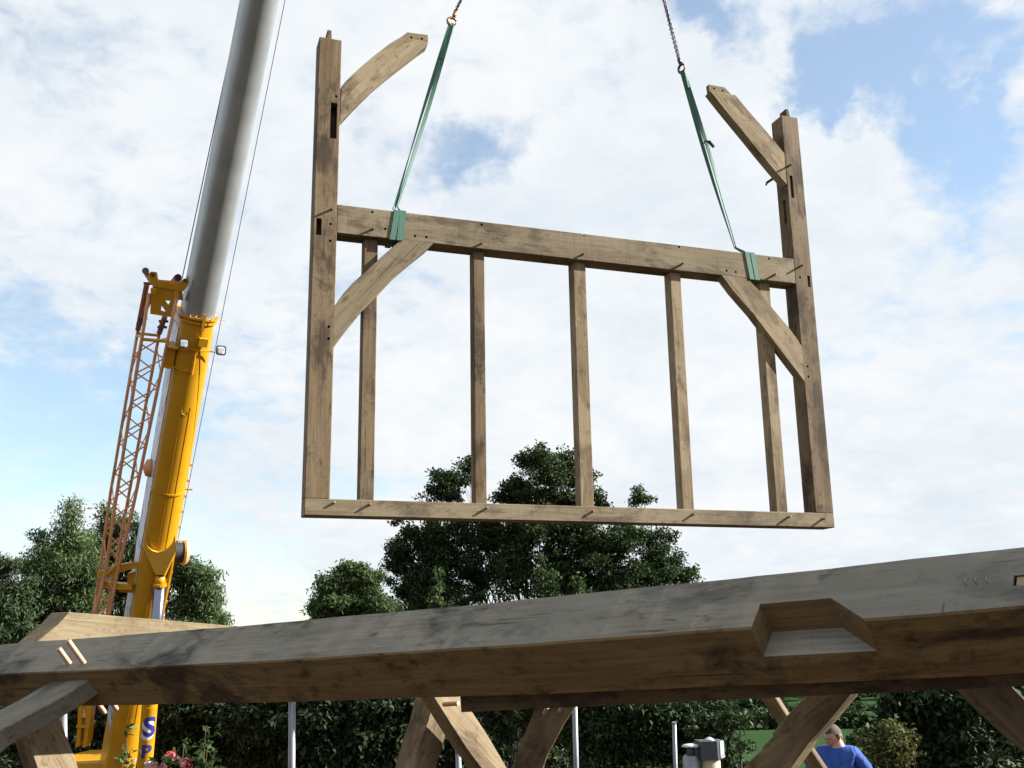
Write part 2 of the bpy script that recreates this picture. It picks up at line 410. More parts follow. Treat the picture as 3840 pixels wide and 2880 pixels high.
def hole_cut(g, u0, u1, v0, v1, depth=.10): g.box(FR(u0, v0, -.02), FU * (u1 - u0), FV * (v1 - v0), -FN * (depth + .02))
def drill(g, px, py, r=.011, depth=.06):
    u, v = uv(px, py); g.tube([FR(u, v, -.02), FR(u, v, depth)], r, 8)

def slot(g, pa, pb, depth=.1):
    a, b = uv(*pa), uv(*pb); hole_cut(g, min(a[0], b[0]), max(a[0], b[0]), min(a[1], b[1]), max(a[1], b[1]), depth)

gl = Geo()
slot(gl, (1241, 384), (1262, 521), .12); slot(gl, (1187, 817), (1205, 882), .1)
for p in ((1261, 361), (1240, 840), (1233, 1225), (1232, 1270), (1238, 903)): drill(gl, *p)
post = tim('post', 0, PW, SILL, FRH, 0, DD, OAK_BROWN, 'v', gl)
gr = Geo()
for cx_, cy_, w_, h_ in ((2970, 700, .030, .215), (3034, 1055, .028, .105)):
    u_, v_ = uv(cx_, cy_); hole_cut(gr, u_ - w_ / 2, u_ + w_ / 2, v_ - h_ / 2, v_ + h_ / 2, .12)
for p in ((3028, 1374), (3032, 1412), (3000, 1040)): drill(gr, *p)
# the mortise under the upper brace on the inner side
gr.box(FR(FRW - PW - .02, 3.7 - .80, .05), FU * .10, FV * -.22, -FN * .04)
tim('post', FRW - PW, FRW, SILL, FRH, 0, DD, OAK_BROWN, 'v', gr)
# top tenons
for u0 in (.055, FRW - PW + .075):
    w = .045
    g = Geo().prism([FR(u0, FRH - .002, .03), FR(u0 + w, FRH - .002, .03), FR(u0 + w, FRH + .105, .05), FR(u0 + .012, FRH + .105, .05)], -FN * .10)
    finish(g.mk('tenon', OAK_BROWN, frame, basis(FR(u0, FRH, .08), FV, FU)), None, .004)
gs = Geo()
tim('sill', 0, FRW, 0, SILL, 0, DD, OAK_TAN, 'u', gs)
grl = Geo()
for p in ((1396, 795), (1806, 842), (2188, 880), (2546, 926), (2884, 970), (1556, 885), (1599, 889), (2725, 1015), (2759, 1020), (1445, 858)): drill(grl, *p)
tim('rail', PW, FRW - PW, R0, R1, 0, DD, OAK_TAN, 'u', grl)
# studs: (left edge, right edge of the front face) where they stand on the sill
for xa, xb, ya in ((1348, 1402, 1877), (1783, 1826, 1889), (2179, 2228, 1901), (2562, 2604, 1911), (2914, 2955, 1921)):
    d0 = .045
    ua, ub = uv(xa, ya, d0)[0], uv(xb, ya, d0)[0]
    tim('stud', ua, ub, SILL, R0, d0, d0 + .108, OAK_PALE if xa in (2179, 2562, 2914) else OAK_BROWN, 'v')

def brace(outline, mat, th=.095, d0=0.0, cut=None, tenon=None):
    pts = [FR(*uv(x, y, d0), d0) for x, y in outline]
    a = max(((p, q) for p in pts for q in pts), key=lambda t: (t[0] - t[1]).length)
    c = sum(pts, V()) / len(pts)
    o = Geo().prism(pts, -FN * th).mk('brace', mat, frame, basis(c, a[0] - a[1], FN))
    finish(o, cut, .003)
    return o
C3 = lambda x, y: (1050 + x * .54244, y * .5425)
C4 = lambda x, y: (1050 + x * .42204, 700 + y * .42195)
C5 = lambda x, y: (2300 + x * .5426, y * .5425)
C6 = lambda x, y: (2400 + x * .42194, 800 + y * .42194)
bo = [C3(*q) for q in ((424, 597), (470, 545), (515, 502), (560, 461), (660, 377), (760, 300), (838, 254), (850, 262), (935, 272), (1026, 288), (1020, 314), (960, 355), (870, 425), (760, 510), (640, 610), (520, 730), (413, 845))]
b1 = brace(bo, OAK_LIGHT)
gt = Geo()
for q in ((908, 257), (982, 267)):
    u, v = uv(*C3(*q), .02); gt.tube([FR(u, v, -.02), FR(u, v, .12)], .011, 8)
pt = [FR(*uv(*C3(*q), .022), .022) for q in ((838, 254), (881, 222), (1023, 241), (1025, 290), (935, 275), (845, 264))]
finish(Geo().prism(pt, -FN * .045).mk('tenon', OAK_FRESH, b1, basis(pt[1], pt[2] - pt[1], FN)), gt, .002)
b2o = [C5(*q) for q in ((668, 628), (740, 637), (815, 650), (845, 656), (930, 760), (1010, 850), (1090, 945), (1183, 1060), (1200, 1275), (1110, 1172), (1010, 1052), (930, 952), (850, 855), (760, 745))]
b2 = brace(b2o, OAK_LIGHT)
gt = Geo()
for q in ((697, 611), (757, 626)):
    u, v = uv(*C5(*q), .02); gt.tube([FR(u, v, -.02), FR(u, v, .12)], .011, 8)
pt = [FR(*uv(*C5(*q), .022), .022) for q in ((657, 583), (770, 603), (805, 640), (818, 655), (740, 640), (664, 632))]
finish(Geo().prism(pt, -FN * .045).mk('tenon', OAK_FRESH, b2, basis(pt[1], pt[1] - pt[0], FN)), gt, .002)
brace([C4(*q) for q in ((1078, 468), (1222, 482), (1365, 500), (1300, 562), (1170, 665), (1030, 785), (860, 965), (720, 1112), (600, 1260), (470, 1434), (474, 1250), (479, 1066), (560, 952), (640, 862), (750, 760), (860, 662), (990, 545))], OAK_TAN)
brace([C6(*q) for q in ((722, 545), (840, 560), (955, 575), (1080, 710), (1185, 850), (1300, 985), (1400, 1118), (1446, 1195), (1456, 1340), (1470, 1504), (1300, 1280), (1150, 1082), (1000, 885), (830, 690))], OAK_PALE)
# oak pegs left proud of the face
peg_px = [(1243, 786, .07), (1397, 860, .06), (1250, 1888, .04), (1384, 1894, .045), (1822, 1908, .045), (2222, 1918, .045), (2599, 1928, .05), (2955, 1940, .07), (3085, 1945, .06),
          (1806, 913, .05), (2186, 953, .05), (2552, 993, .075), (2895, 1036, .07), (3002, 998, .09), (2958, 622, .08)]
for i, (px, py, L) in enumerate(peg_px):
    u, v = uv(px, py); j = rng.uniform(-.006, .006); L *= rng.uniform(.5, .8)
    g = Geo().tube([FR(u, v, .03), FR(u + j, v + j, -L * .7), FR(u + j * 1.3, v + j * 1.3, -L)], [.0105, .0095, .007], 8)
    g.mk('peg', PEGDARK if py < 1100 else PEGMID, frame, smooth=False)
# drawpin sticking out of the back of the right post under its upper brace
a = FR(*uv(2895, 668, .165), .165)
Geo().tube([a + FU * .1 + FV * .06, a - FN * .04 - FU * .03 - FV * .03, FR(*uv(2873, 693, .30), .30)], [.013, .012, .009], 8).mk('peg', PEGDARK, frame)

# ------------------------------------------------------------------ slings, hooks and chains
apex = FR(*uv(2213, -1046, .08), .08)
def ribbon(pts, w, t, twist, name, parent, roll0=0.0):
    """flat webbing along pts (world), w wide, t thick"""
    pts = [V(p) for p in pts]; n = len(pts); vs_, fs_ = [], []
    for i, p in enumerate(pts):
        tg = (pts[min(i + 1, n - 1)] - pts[max(i - 1, 0)]).normalized()
        a = (FU - tg * FU.dot(tg)).normalized(); b = tg.cross(a)
        r = roll0 + twist * i / (n - 1); ax = a * math.cos(r) + b * math.sin(r); bx = tg.cross(ax)
        k = w[i] if isinstance(w, (list, tuple)) else w
        vs_ += [p + ax * k / 2 + bx * t / 2, p - ax * k / 2 + bx * t / 2, p - ax * k / 2 - bx * t / 2, p + ax * k / 2 - bx * t / 2]
        if i: q = 4 * i; fs_ += [(q - 4 + j, q - 4 + (j + 1) % 4, q + (j + 1) % 4, q + j) for j in range(4)]
    fs_ += [(3, 2, 1, 0), tuple(range(4 * n - 4, 4 * n))]
    M = basis(pts[n // 2], pts[-1] - pts[0], FN)
    return mk(name, vs_, fs_, GREEN, parent, M)
def lerp(a, b, n, bow=V((0, 0, 0))):
    return [a.lerp(b, i / (n - 1)) + bow * math.sin(math.pi * i / (n - 1)) for i in range(n)]
def loop(u, lean, name, parent, w=.05):
    e = .004
    ps = [FR(u - lean, R0 - e, -e), FR(u + lean, R1 + e, -e), FR(u + lean, R1 + e, DD + e), FR(u - lean, R0 - e, DD + e)]
    vs_, fs_ = [], []
    for p in ps:
        c = FR(u, (R0 + R1) / 2, DD / 2)
        o = (p - c); o = (FV * (1 if o.z > 0 else -1) - FN * (1 if (p - FR(u, R1, DD / 2)).dot(-FN) > 0 else -1)) * .005
        vs_ += [p - FU * w / 2, p + FU * w / 2, p + FU * w / 2 + o, p - FU * w / 2 + o]
    for i in range(4):
        j = (i + 1) % 4; fs_ += [(4 * i + k, 4 * i + (k + 1) % 4, 4 * j + (k + 1) % 4, 4 * j + k) for k in range(4)]
    return mk(name, vs_, fs_, GREEN, parent, basis(FR(u, R1, 0), FV, FN))

def sling(top_px, bot_px, label, left):
    top = FR(*uv(*top_px, .08), .08); bot_u = uv(*bot_px, 0)[0]
    t = thing('lifting_sling', label, 'sling', FR(bot_u, R1, .08), group='green webbing slings on the hung frame')
    kn = FR(bot_u + (.0 if left else -.03), R1 + .07, .07)
    if left:
        loop(bot_u - .022, .018, 'loop', t, .044); loop(bot_u + .028, .012, 'loop', t, .048)
    else:
        loop(bot_u + .05, -.016, 'loop', t, .043); loop(bot_u + .102, -.016, 'loop', t, .043)
    for s, tw in ((-1, 2.2), (1, -1.9)):
        end = FR(bot_u + (s * .03 if left else .02 + s * .03), R1 + .012, .02 + s * .01)
        pts = lerp(top + FU * (.006 * s), kn + FU * .008 * s, 14, FU * (.010 * s) + FN * .01 * s) + [end]
        ribbon(pts, [.038 - .0010 * q_ for q_ in range(14)] + [.030], .007, tw, 'strap', t, .5 + s * .3)
    # stitched sleeve at the eye
    d = (kn - top)
    ribbon(lerp(top - d * .006, top + d * (.20 if left else .10), 5), [.048, .052, .05, .046, .042], .016, .3, 'sleeve', t, .15 if left else 1.2)
    if not left:
        a = top.lerp(kn, .41) + FN * .006; b = a + FU * .05 + V((0, 0, .012)); c = a + FU * .095 - V((0, 0, .035))
        ribbon([a, b, c], .035, .006, .6, 'tail', t, 1.0)
    return t, top, d
s1, top1, d1 = sling((1693, 92), (1492, 780), 'green webbing sling on the left end of the hung rail', True)
s2, top2, d2 = sling((2560, 268), (2786, 940), 'green webbing sling with loose tail on the right end of the hung rail', False)

def link_mesh():
    L, r, w = .033, .0048, .0135; pts = []
    for k in range(9):
        a = math.pi * k / 8; pts.append((L / 2 - w + math.sin(a) * w + 0.0, math.cos(a) * w, 0))
    for k in range(9):
        a = math.pi + math.pi * k / 8; pts.append((-(L / 2 - w) + math.sin(a) * w, math.cos(a) * w, 0))
    g = Geo().tube(pts, r, 6, closed=True)
    me = bpy.data.meshes.new('link'); me.from_pydata([v for v in g.v], [], g.f); me.update()
    me.polygons.foreach_set('use_smooth', [True] * len(me.polygons)); me.materials.append(CHAIN); return me
LINK = link_mesh()
def chain(a, b, label):
    t = thing('lifting_chain', label, 'chain', a, group='chains above the slings')
    d = b - a; n = int(d.length / .0215)
    for i in range(n):
        p = a + d * ((i + .5) / n)
        M = basis(p, d, FN) @ Matrix.Rotation((math.pi / 2 if i % 2 else 0) + .35 + i * .06, 4, 'X')
        link(bpy.data.objects.new('link', LINK), M, t)
    return t
def hook(top, d, label, open_view):
    HOOKM = HOOKMET if open_view else CHAIN
    up = -d.normalized(); side = (FU - up * FU.dot(up)).normalized()
    if not open_view: side = (side * .25 + FN * .95).normalized()
    nrm = up.cross(side); t = thing('sling_hook', label, 'hook', top, group='steel hooks between chains and slings')
    r = .036; pts = []
    c = top + up * .028
    for k in range(13):
        a = R(-70 - 250 * k / 12)
        pts.append(c + side * math.cos(a) * r * 1.05 + up * math.sin(a) * r)
    pts.append(c + up * .055 + side * .006)
    Geo().tube(pts, [.007, .010, .013, .014, .014, .014, .013, .013, .012, .012, .011, .011, .011, .012], 8).mk('hook_body', HOOKM, t, smooth=True)
    Geo().tube([c + up * .05 + side * .012, c + side * .036 + up * .005, c + side * .02 - up * .033], [.007, .007, .005], 6).mk('latch', HOOKM, t, smooth=True)
    Geo().tube([c + up * .045, c + up * .075, c + up * .105], [.014, .019, .012], 8).mk('clevis', HOOKM, t, smooth=True)
    Geo().tube([c + up * .085 - nrm * .022, c + up * .085 + nrm * .022], .007, 8).mk('pin', CHAIN, t)
    return c + up * .095
e1 = hook(top1, d1, 'bronze coloured safety hook at the top of the left sling', True)
e2 = hook(top2, d2, 'dark safety hook seen edge on at the top of the right sling', False)
chain(e1, apex - V((0.05, 0, .15)), 'short steel chain running up from the left sling hook')
chain(e2, apex - V((-.05, 0, .15)), 'long steel chain running up from the right sling hook')

# ------------------------------------------------------------------ near oak roof frame
BA = V((.80805, -.58789, .0379)).normalized(); B1 = V((.42723, .62908, .64941)).normalized(); B2 = V((.40562, .50856, -.7595)).normalized()
B0 = V((-.65239, 4.12903, 1.57616)); BH, BB = .2587, .2223
def BP(s, p, q): return B0 + BA * s + B1 * p + B2 * q
def bow(s): return V((0, 0, -.011)) * (1 - ((s - .2) / 1.9) ** 2)
near = thing('roof_frame', 'big oak beam with pegged braces across the foreground, notch cut in its edge', 'timber frame', BP(0, 0, .2) - V((0, 0, 1.4)))
ss = [-4.4 + 7.7 * i / 96 for i in range(97)]
vs_, fs_ = [], []
def wob(s, c): return .0008 * math.sin(s * 5.1 + c * 2.3) + .0005 * math.sin(s * 13.7 + c * 4.1) + .0005 * math.sin(s * 37 + c) + rng.uniform(-.0004, .0004)
for s in ss:                                       # hand-sawn arrises wander a little
    for c, (p, q) in enumerate(((0, 0), (BH, 0), (BH, BB), (0, BB))):
        vs_.append(BP(s, p + wob(s, c), q + wob(s, c + 7)) + bow(max(-2.6, min(2.4, s))))
for i in range(len(ss) - 1): fs_ += [(4 * i + k, 4 * i + (k + 1) % 4, 4 * i + 4 + (k + 1) % 4, 4 * i + 4 + k) for k in range(4)]
fs_ += [(0, 1, 2, 3), tuple(4 * (len(ss) - 1) + k for k in (3, 2, 1, 0))]
def spq(px, py, q=None, p=None):
    """point on a plane of the beam: returns (s, p, q)"""
    w = hit(px, py, B0 if q is None else B0 + B2 * q, B2) if p is None else hit(px, py, B0 + B1 * p, B1)
    d = w - B0; return d.dot(BA), d.dot(B1), d.dot(B2)
n0, n1_, n2_, n3_ = spq(2812, 2357, q=0), spq(3238, 2320, q=0), spq(3115, 2240, q=0), spq(2848, 2262, q=0)
dp = (n2_[1] + n3_[1]) / 2; dq = .112
ext = .03
def ex(a, b, t): return (a[0] + (a[0] - b[0]) * t, a[1] + (a[1] - b[1]) * t)
k0 = (n0[0], n0[1]); k1 = (n1_[0], n1_[1]); k2 = (n2_[0], dp); k3 = (n3_[0], dp)
k0e, k1e = ex(k0, k3, .3), ex(k1, k2, .3)
cutb = Geo().prism([BP(x, y, -.05) for x, y in (k0e, k1e, k2, k3)], B2 * (dq + .05))
# small mortise near the right edge of the picture
t0, t1 = spq(3803, 2162, q=0), spq(3803, 2200, q=0)
cutb.box(BP(t0[0], t1[1], -.02), BA * .09, B1 * (t0[1] - t1[1]), B2 * .05)
beam = mk('beam', vs_, fs_, [OAK_BEAM, OAK_GREY, OAK_CUT, OAK_SKYLIT], near, basis(BP(-.5, BH / 2, BB / 2), BA, -B2))
finish(beam, None, .006)
finish(beam, cutb, 0)
BMi = WM[beam].inverted().to_3x3() @ B2
wl = WM[beam].inverted()
for f in beam.data.polygons:                       # weathering and painted-in sky light grey the top face; sawn faces stay brown
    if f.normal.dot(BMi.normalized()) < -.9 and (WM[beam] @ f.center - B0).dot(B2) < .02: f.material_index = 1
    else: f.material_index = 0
    w_ = WM[beam] @ f.center - B0                    # fresh chisel cut in the notch, sky light on its floor painted grey
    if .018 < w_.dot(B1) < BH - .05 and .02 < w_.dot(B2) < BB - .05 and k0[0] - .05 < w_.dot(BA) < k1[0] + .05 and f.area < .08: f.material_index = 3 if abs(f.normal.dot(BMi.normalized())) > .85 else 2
# pale tenon end in that mortise
Geo().box(BP(t0[0] + .007, t1[1] + .001, .0015), BA * .082, B1 * (t0[1] - t1[1] - .003), B2 * .03).mk('tenon_end', OAK_LIGHT, near, basis(BP(t0[0], t1[1], .02), B2, BA))
# carpenter's marks: three scribed arcs and pencil lines
for px, py in ((3628, 2180), (3668, 2178), (3708, 2174)):
    pts = []
    for k in range(9):
        a = R(120 + 120 * k / 8); s, p, q = spq(px + math.cos(a) * 18 + 6, py - math.sin(a) * 20, q=0); pts.append(BP(s, p, -.0006) + bow(s))
    Geo().tube(pts, .0016, 5).mk('scribe_mark', simple('scribe', (.05, .045, .045), .9), near)
INK = simple('pencil', (.035, .045, .08), .9)
for x in (3540, 3585):
    a = spq(x, 2262, q=0); b = spq(x - 6, 2296, q=0)
    Geo().tube([BP(a[0], a[1], -.0006) + bow(a[0]), BP(b[0], b[1], -.0002) + bow(a[0])], .0011, 5).mk('pencil_mark', INK, near)
    a = spq(x - 2, 2302, p=0); b = spq(x + 22, 2370, p=0)
    Geo().tube([BP(a[0], -.0006, a[2]) + bow(a[0]), BP(b[0], -.0002, b[2]) + bow(a[0])], .0009, 5).mk('pencil_mark', INK, near)
# pegs driven right through
for px, py, l1, l2 in ((262, 2490, .10, .10), (316, 2488, .145, .075)):
    s, p, q = spq(px, py, q=0)
    Geo().tube([BP(s, p, -l1), BP(s, p, BB + l2 - .012), BP(s, p, BB + l2)], [.013, .013, .010], 10).mk('peg', PEGWOOD, near, smooth=False)
# curved brace under the beam at the left, in the plane of the roof
Cz = lambda x, y: (x * .2411, 2480 + y * .2411)
up_ = [Cz(*q) for q in ((1425, 266), (1150, 270), (880, 284), (640, 402), (470, 500), (300, 602), (0, 752))] + [(-140, 2752), (-330, 2905)]
lo_ = [(-330, 3050), (-140, 2850)] + [Cz(*q) for q in ((0, 1080), (300, 918), (500, 810), (700, 700), (1100, 472))]
q0 = .055
pts = []
for x, y in up_ + lo_:
    s, p, q = spq(x, y, q=q0)
    if p > -.004 and x > 150 and y < 2560: p = .03
    pts.append(BP(s, p, q0))
o = Geo().prism(pts, B2 * .09).mk('brace', OAK_GREY, near, basis(pts[4], pts[0] - pts[6], -B2)); finish(o, None, .004)
# second beam tucked under the first at the right
a = spq(1725, 2645, q=BB + .004)
def strip(px, py0, py1, q): return hit(px, py0, B0 + B2 * q, B2)
x0, x1 = 1723, 3840
NB = B1                                                            # its visible face lies parallel to the brown face, a little deeper
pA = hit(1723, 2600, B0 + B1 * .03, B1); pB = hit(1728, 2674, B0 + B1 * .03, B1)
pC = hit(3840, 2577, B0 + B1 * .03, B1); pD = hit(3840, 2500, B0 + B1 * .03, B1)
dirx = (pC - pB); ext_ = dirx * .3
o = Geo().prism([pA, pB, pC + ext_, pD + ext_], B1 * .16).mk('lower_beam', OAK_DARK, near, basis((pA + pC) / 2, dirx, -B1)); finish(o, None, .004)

AH = V((.81, -.587, 0)).normalized(); BHV = V((.587, .81, 0))
def board(name, poly, ref, Z, n, th, mat, along=None):
    n = V(n).normalized(); p0 = P(*ref, Z); pts = [hit(x, y, p0, n) for x, y in poly]
    a = max(((p, q) for p in pts for q in pts), key=lambda t: (t[0] - t[1]).length)
    o = Geo().prism(pts, -n * th).mk(name, mat, near, basis(sum(pts, V()) / len(pts), a[0] - a[1], n)); finish(o, None, .004); return o
# sun-lit tie beam behind, at the left
board('tie_beam', [(260, 2295), (850, 2345), (1300, 2383), (1300, 2560), (60, 2560), (60, 2470), (217, 2343)], (500, 2340), 6.6, AH, .20, OAK_FRESH)
board('brace', [(80, 2600), (190, 2600), (222, 2681), (249, 2760), (281, 2841), (297, 2890), (380, 3150), (225, 3150), (139, 2880), (98, 2752)], (200, 2760), 6.7, AH, .17, OAK_PALE)
D5 = lambda x, y: (1480 + x * .31646, 2580 + y * .31646)
board('brace', [D5(*q) for q in ((470, 60), (640, 60), (720, 300), (655, 410), (490, 948), (380, 1300), (120, 1300), (225, 948), (310, 620), (390, 400))], (1620, 2750), 5.05, V((.62, -.78, 0)), .16, OAK_PALE)
board('brace', [D5(*q) for q in ((440, 75), (760, 75), (930, 298), (1110, 570), (1280, 860), (1340, 960), (1560, 1300), (1240, 1300), (1030, 960), (850, 720), (650, 410))], (1750, 2760), 4.95, V((.70, -.71, 0)), .10, OAK_LIGHT)
board('brace', [D5(*q) for q in ((1700, 180), (2170, 180), (2125, 250), (2010, 430), (1900, 640), (1820, 790), (1760, 948), (1700, 1200), (1360, 1200), (1400, 948), (1480, 700), (1570, 470), (1660, 265))], (2040, 2760), 4.6, V((-.12, -.98, -.1)), .09, OAK_BROWN)
D6 = lambda x, y: (2700 + x * .31646, 2580 + y * .31646)
board('brace', [D6(*q) for q in ((1060, 40), (1590, 20), (1530, 95), (1290, 390), (1050, 650), (840, 948), (560, 1300), (0, 1300), (280, 940), (470, 745), (505, 728), (492, 705), (632, 570), (615, 543), (790, 330))], (3000, 2740), 3.5, V((-.60, -.79, -.05)), .10, OAK_PALE)
board('brace', [D6(*q) for q in ((430, 60), (640, 70), (790, 310), (1000, 600), (1235, 948), (1480, 1300), (1220, 1300), (1040, 948), (690, 442))], (2900, 2680), 3.9, V((-.3, -.94, -.1)), .08, OAK_BROWN)
D7 = lambda x, y: (3350 + x * .2291, 2500 + y * .2291)
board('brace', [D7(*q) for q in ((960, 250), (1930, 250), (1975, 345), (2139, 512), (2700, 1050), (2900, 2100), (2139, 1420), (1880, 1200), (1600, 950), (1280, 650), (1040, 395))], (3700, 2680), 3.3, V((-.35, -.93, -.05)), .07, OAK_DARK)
# peg across the end of the lower beam and two small ones above the curved brace
for (xa, ya), (xb, yb), Z, r in (((1664, 2641), (1719, 2637), 4.75, .011), ((2040, 2676), (2055, 2652), 4.2, .008), ((2098, 2668), (2108, 2644), 4.2, .008)):
    Geo().tube([P(xa, ya, Z), P(xb, yb, Z - .06)], r, 8).mk('peg', PEGWOOD, near)
# posts that carry the beam, outside the picture
for s in (-4.0, 3.12):
    c = BP(s, .05, .12); z0 = hgt(c.x, c.y) - .05
    o = Geo().box(V((c.x - .1, c.y - .1, z0)), V((.2, 0, 0)), V((0, .2, 0)), V((0, 0, c.z - .12 - z0))).mk('post', OAK_BROWN, near, basis(c - V((0, 0, .8)), V((0, 0, 1)), V((1, 0, 0)))); finish(o, None, .005)

# ------------------------------------------------------------------ crane
def ZB(py): return 1 / (.05114 - 2.99e-6 * py)
def boom_pt(py, steel=False):
    px = 750 + (1175 - py) * .1955 if steel else 746 + (1175 - py) * .174
    return P(px, py, ZB(py))
c0 = boom_pt(3050); c1 = boom_pt(1185); c2 = boom_pt(-80, True)
HV = V((.48, -.877, 0)).normalized()
t_ax = (c1 - c0).normalized()
SL = V((-HV.y, HV.x, 0)) * -1.0                                     # towards the picture's left side of the boom
if SL.x > 0: SL = -SL
BE = SL.cross(t_ax); BE = BE if BE.y < 0 else -BE                  # belly side, facing the camera
crane = thing('mobile_crane', 'yellow mobile crane with steel telescopic boom and folded lattice jib', 'crane', V((c0.x - .6, c0.y + 1.0, hgt(c0.x, c0.y + 1))))
CM = lambda o, t, b=None: basis(o, t, b or BE)
def section(name, a, b, w, flat, mat, ribs=()):
    """U-shaped boom section from a to b: flat sides, round belly"""
    t = (b - a).normalized(); sl = SL; be = sl.cross(t); be = be if be.y < 0 else -be
    prof = [(-w, -flat), (-w, 0)] + [(-w * math.cos(R(x)), w * math.sin(R(x)) * .92) for x in range(12, 180, 12)] + [(w, 0), (w, -flat), (w * .7, -flat - .06), (-w * .7, -flat - .06)]
    g = Geo().prism([a + sl * -x + be * y for x, y in prof], b - a)
    o = g.mk(name, mat, crane, basis((a + b) / 2, t, be)); 
    for p in o.data.polygons: p.use_smooth = len(p.vertices) == 4
    finish(o, None, 0)
    try: o.data.set_sharp_from_angle(angle=R(35))
    except Exception: pass
    return o, t, sl, be
W1, FL1 = .335, .68
base, tb, sl_, be_ = section('base_section', c0 - t_ax * .8, c1, W1, FL1, YELLOW)
s1a = c1 - t_ax * .3
steel, ts, sls, bes = section('inner_section', s1a, c2 + (c2 - c1).normalized() * 5.5, .315, .40, STEEL)
tip0 = c2 + ts * 5.3
sec3, _, _, _ = section('inner_section', tip0, tip0 + ts * 7.5, .26, .53, STEEL)
sec4, _, _, _ = section('inner_section', tip0 + ts * 7.3, tip0 + ts * 12.2, .22, .46, STEEL)
def bxyz(t, s, b): return c0 + t_ax * t + SL * s + BE * b         # boom coordinates: along, left, belly
L1 = (c1 - c0).length
# welded seam ridges on the belly
for a0 in (-.07, .10):
    ang = a0 / W1
    pts = [bxyz(t, -W1 * math.sin(ang), W1 * .92 * math.cos(ang) + .002) for t in (2.6, 4.2, (boom_pt(1509) - c0).length)]
    Geo().tube(pts, .006, 5).mk('seam', YELLOW, base)
tu = (boom_pt(1538) - c0).length
pts = [bxyz(tu + .10 * (1 - math.cos(R(a) - math.pi / 2)), -W1 * math.sin((.015 + .085 * math.sin(R(a) - math.pi / 2)) / W1), W1 * .92 + .003) for a in range(0, 181, 30)]
Geo().tube(pts, .007, 5).mk('seam', YELLOW, base)
# white name panel on the left flank
def panel_mat():
    m, nt, p = newmat('name_panel'); t = N(nt, 'ShaderNodeTexCoord').outputs['Object']
    f = noise(nt, mapping(nt, t, (1.6, 3, 3)), 2.0, 2, .4)
    c = mixc(nt, rng_map(nt, f, .56, .58), (.50, .52, .57), (.08, .17, .42))
    nt.links.new(c, p.inputs['Base Color']); p.inputs['Roughness'].default_value = .35; return m
Geo().box(bxyz(2.2, W1 + .001, -FL1 + .02), t_ax * (L1 - 2.5), BE * (FL1 - .04), SL * .012).mk('name_panel', panel_mat(), base, CM(bxyz(4, W1, -.3), t_ax, SL))
# cable duct and bolts along the right edge
g = Geo().tube([bxyz(3.0, -W1 - .025, -.10), bxyz(L1 - .35, -W1 - .025, -.10)], .018, 6); g.mk('cable_duct', ORANGE, base)
for k in range(16):
    q = bxyz(3.2 + k * .36, -W1 - .03, -.06); Geo().box(q, t_ax * .06, BE * .05, SL * -.03).mk('clip', ORANGE, base)
# collar at the mouth of the base section
prof = [(-W1, -FL1), (-W1, 0)] + [(-W1 * math.cos(R(x)), W1 * math.sin(R(x)) * .92) for x in range(12, 180, 12)] + [(W1, 0), (W1, -FL1)]
for t0, th, grow in ((L1 - .10, .05, 1.13), (L1 - .01, .035, 1.18)):
    oo = [bxyz(t0, -x * grow, y * grow if y > 0 else y) for x, y in prof]; o = Geo().prism(oo, t_ax * th).mk('collar', YELLOW, base, CM(bxyz(L1, 0, 0), t_ax))
for k in range(9):
    a = R(20 + k * 17.5); q = bxyz(L1 + .03, W1 * 1.1 * math.cos(a), W1 * 1.05 * math.sin(a)); Geo().tube([q, q + t_ax * .04], .018, 6).mk('bolt', ORANGE, base)
a = R(75); q = bxyz(L1 - .22, W1 * math.cos(a) * 1.1 - .12, W1 * 1.02)
Geo().box(q, t_ax * .36, SL * -.05, BE * .03).mk('lug', YELLOW, base)
q = bxyz(L1 - .02, -W1 * 1.15, .0); Geo().tube([q, q - SL * .16 - t_ax * .01], .008, 6).mk('pointer', ORANGE, base)
# second ring lower down
tr = (boom_pt(1838) - c0).length
Geo().prism([bxyz(tr, -x * 1.06, y * 1.06 if y > 0 else y) for x, y in prof[1:-1]], t_ax * .035).mk('ring', YELLOW, base, CM(bxyz(tr, 0, 0), t_ax))
Geo().box(bxyz(tr + .02, -W1, -.05), SL * -.16, t_ax * .03, BE * .05).mk('cable_guide', YELLOW, base)
# round cover on the left flank
tcv = (boom_pt(1790) - c0).length
g = Geo().tube([bxyz(tcv, W1 + .0, -.45), bxyz(tcv, W1 + .10, -.45), bxyz(tcv, W1 + .16, -.45)], [.20, .18, .05], 14); g.mk('round_cover', ORANGE, base, smooth=True)
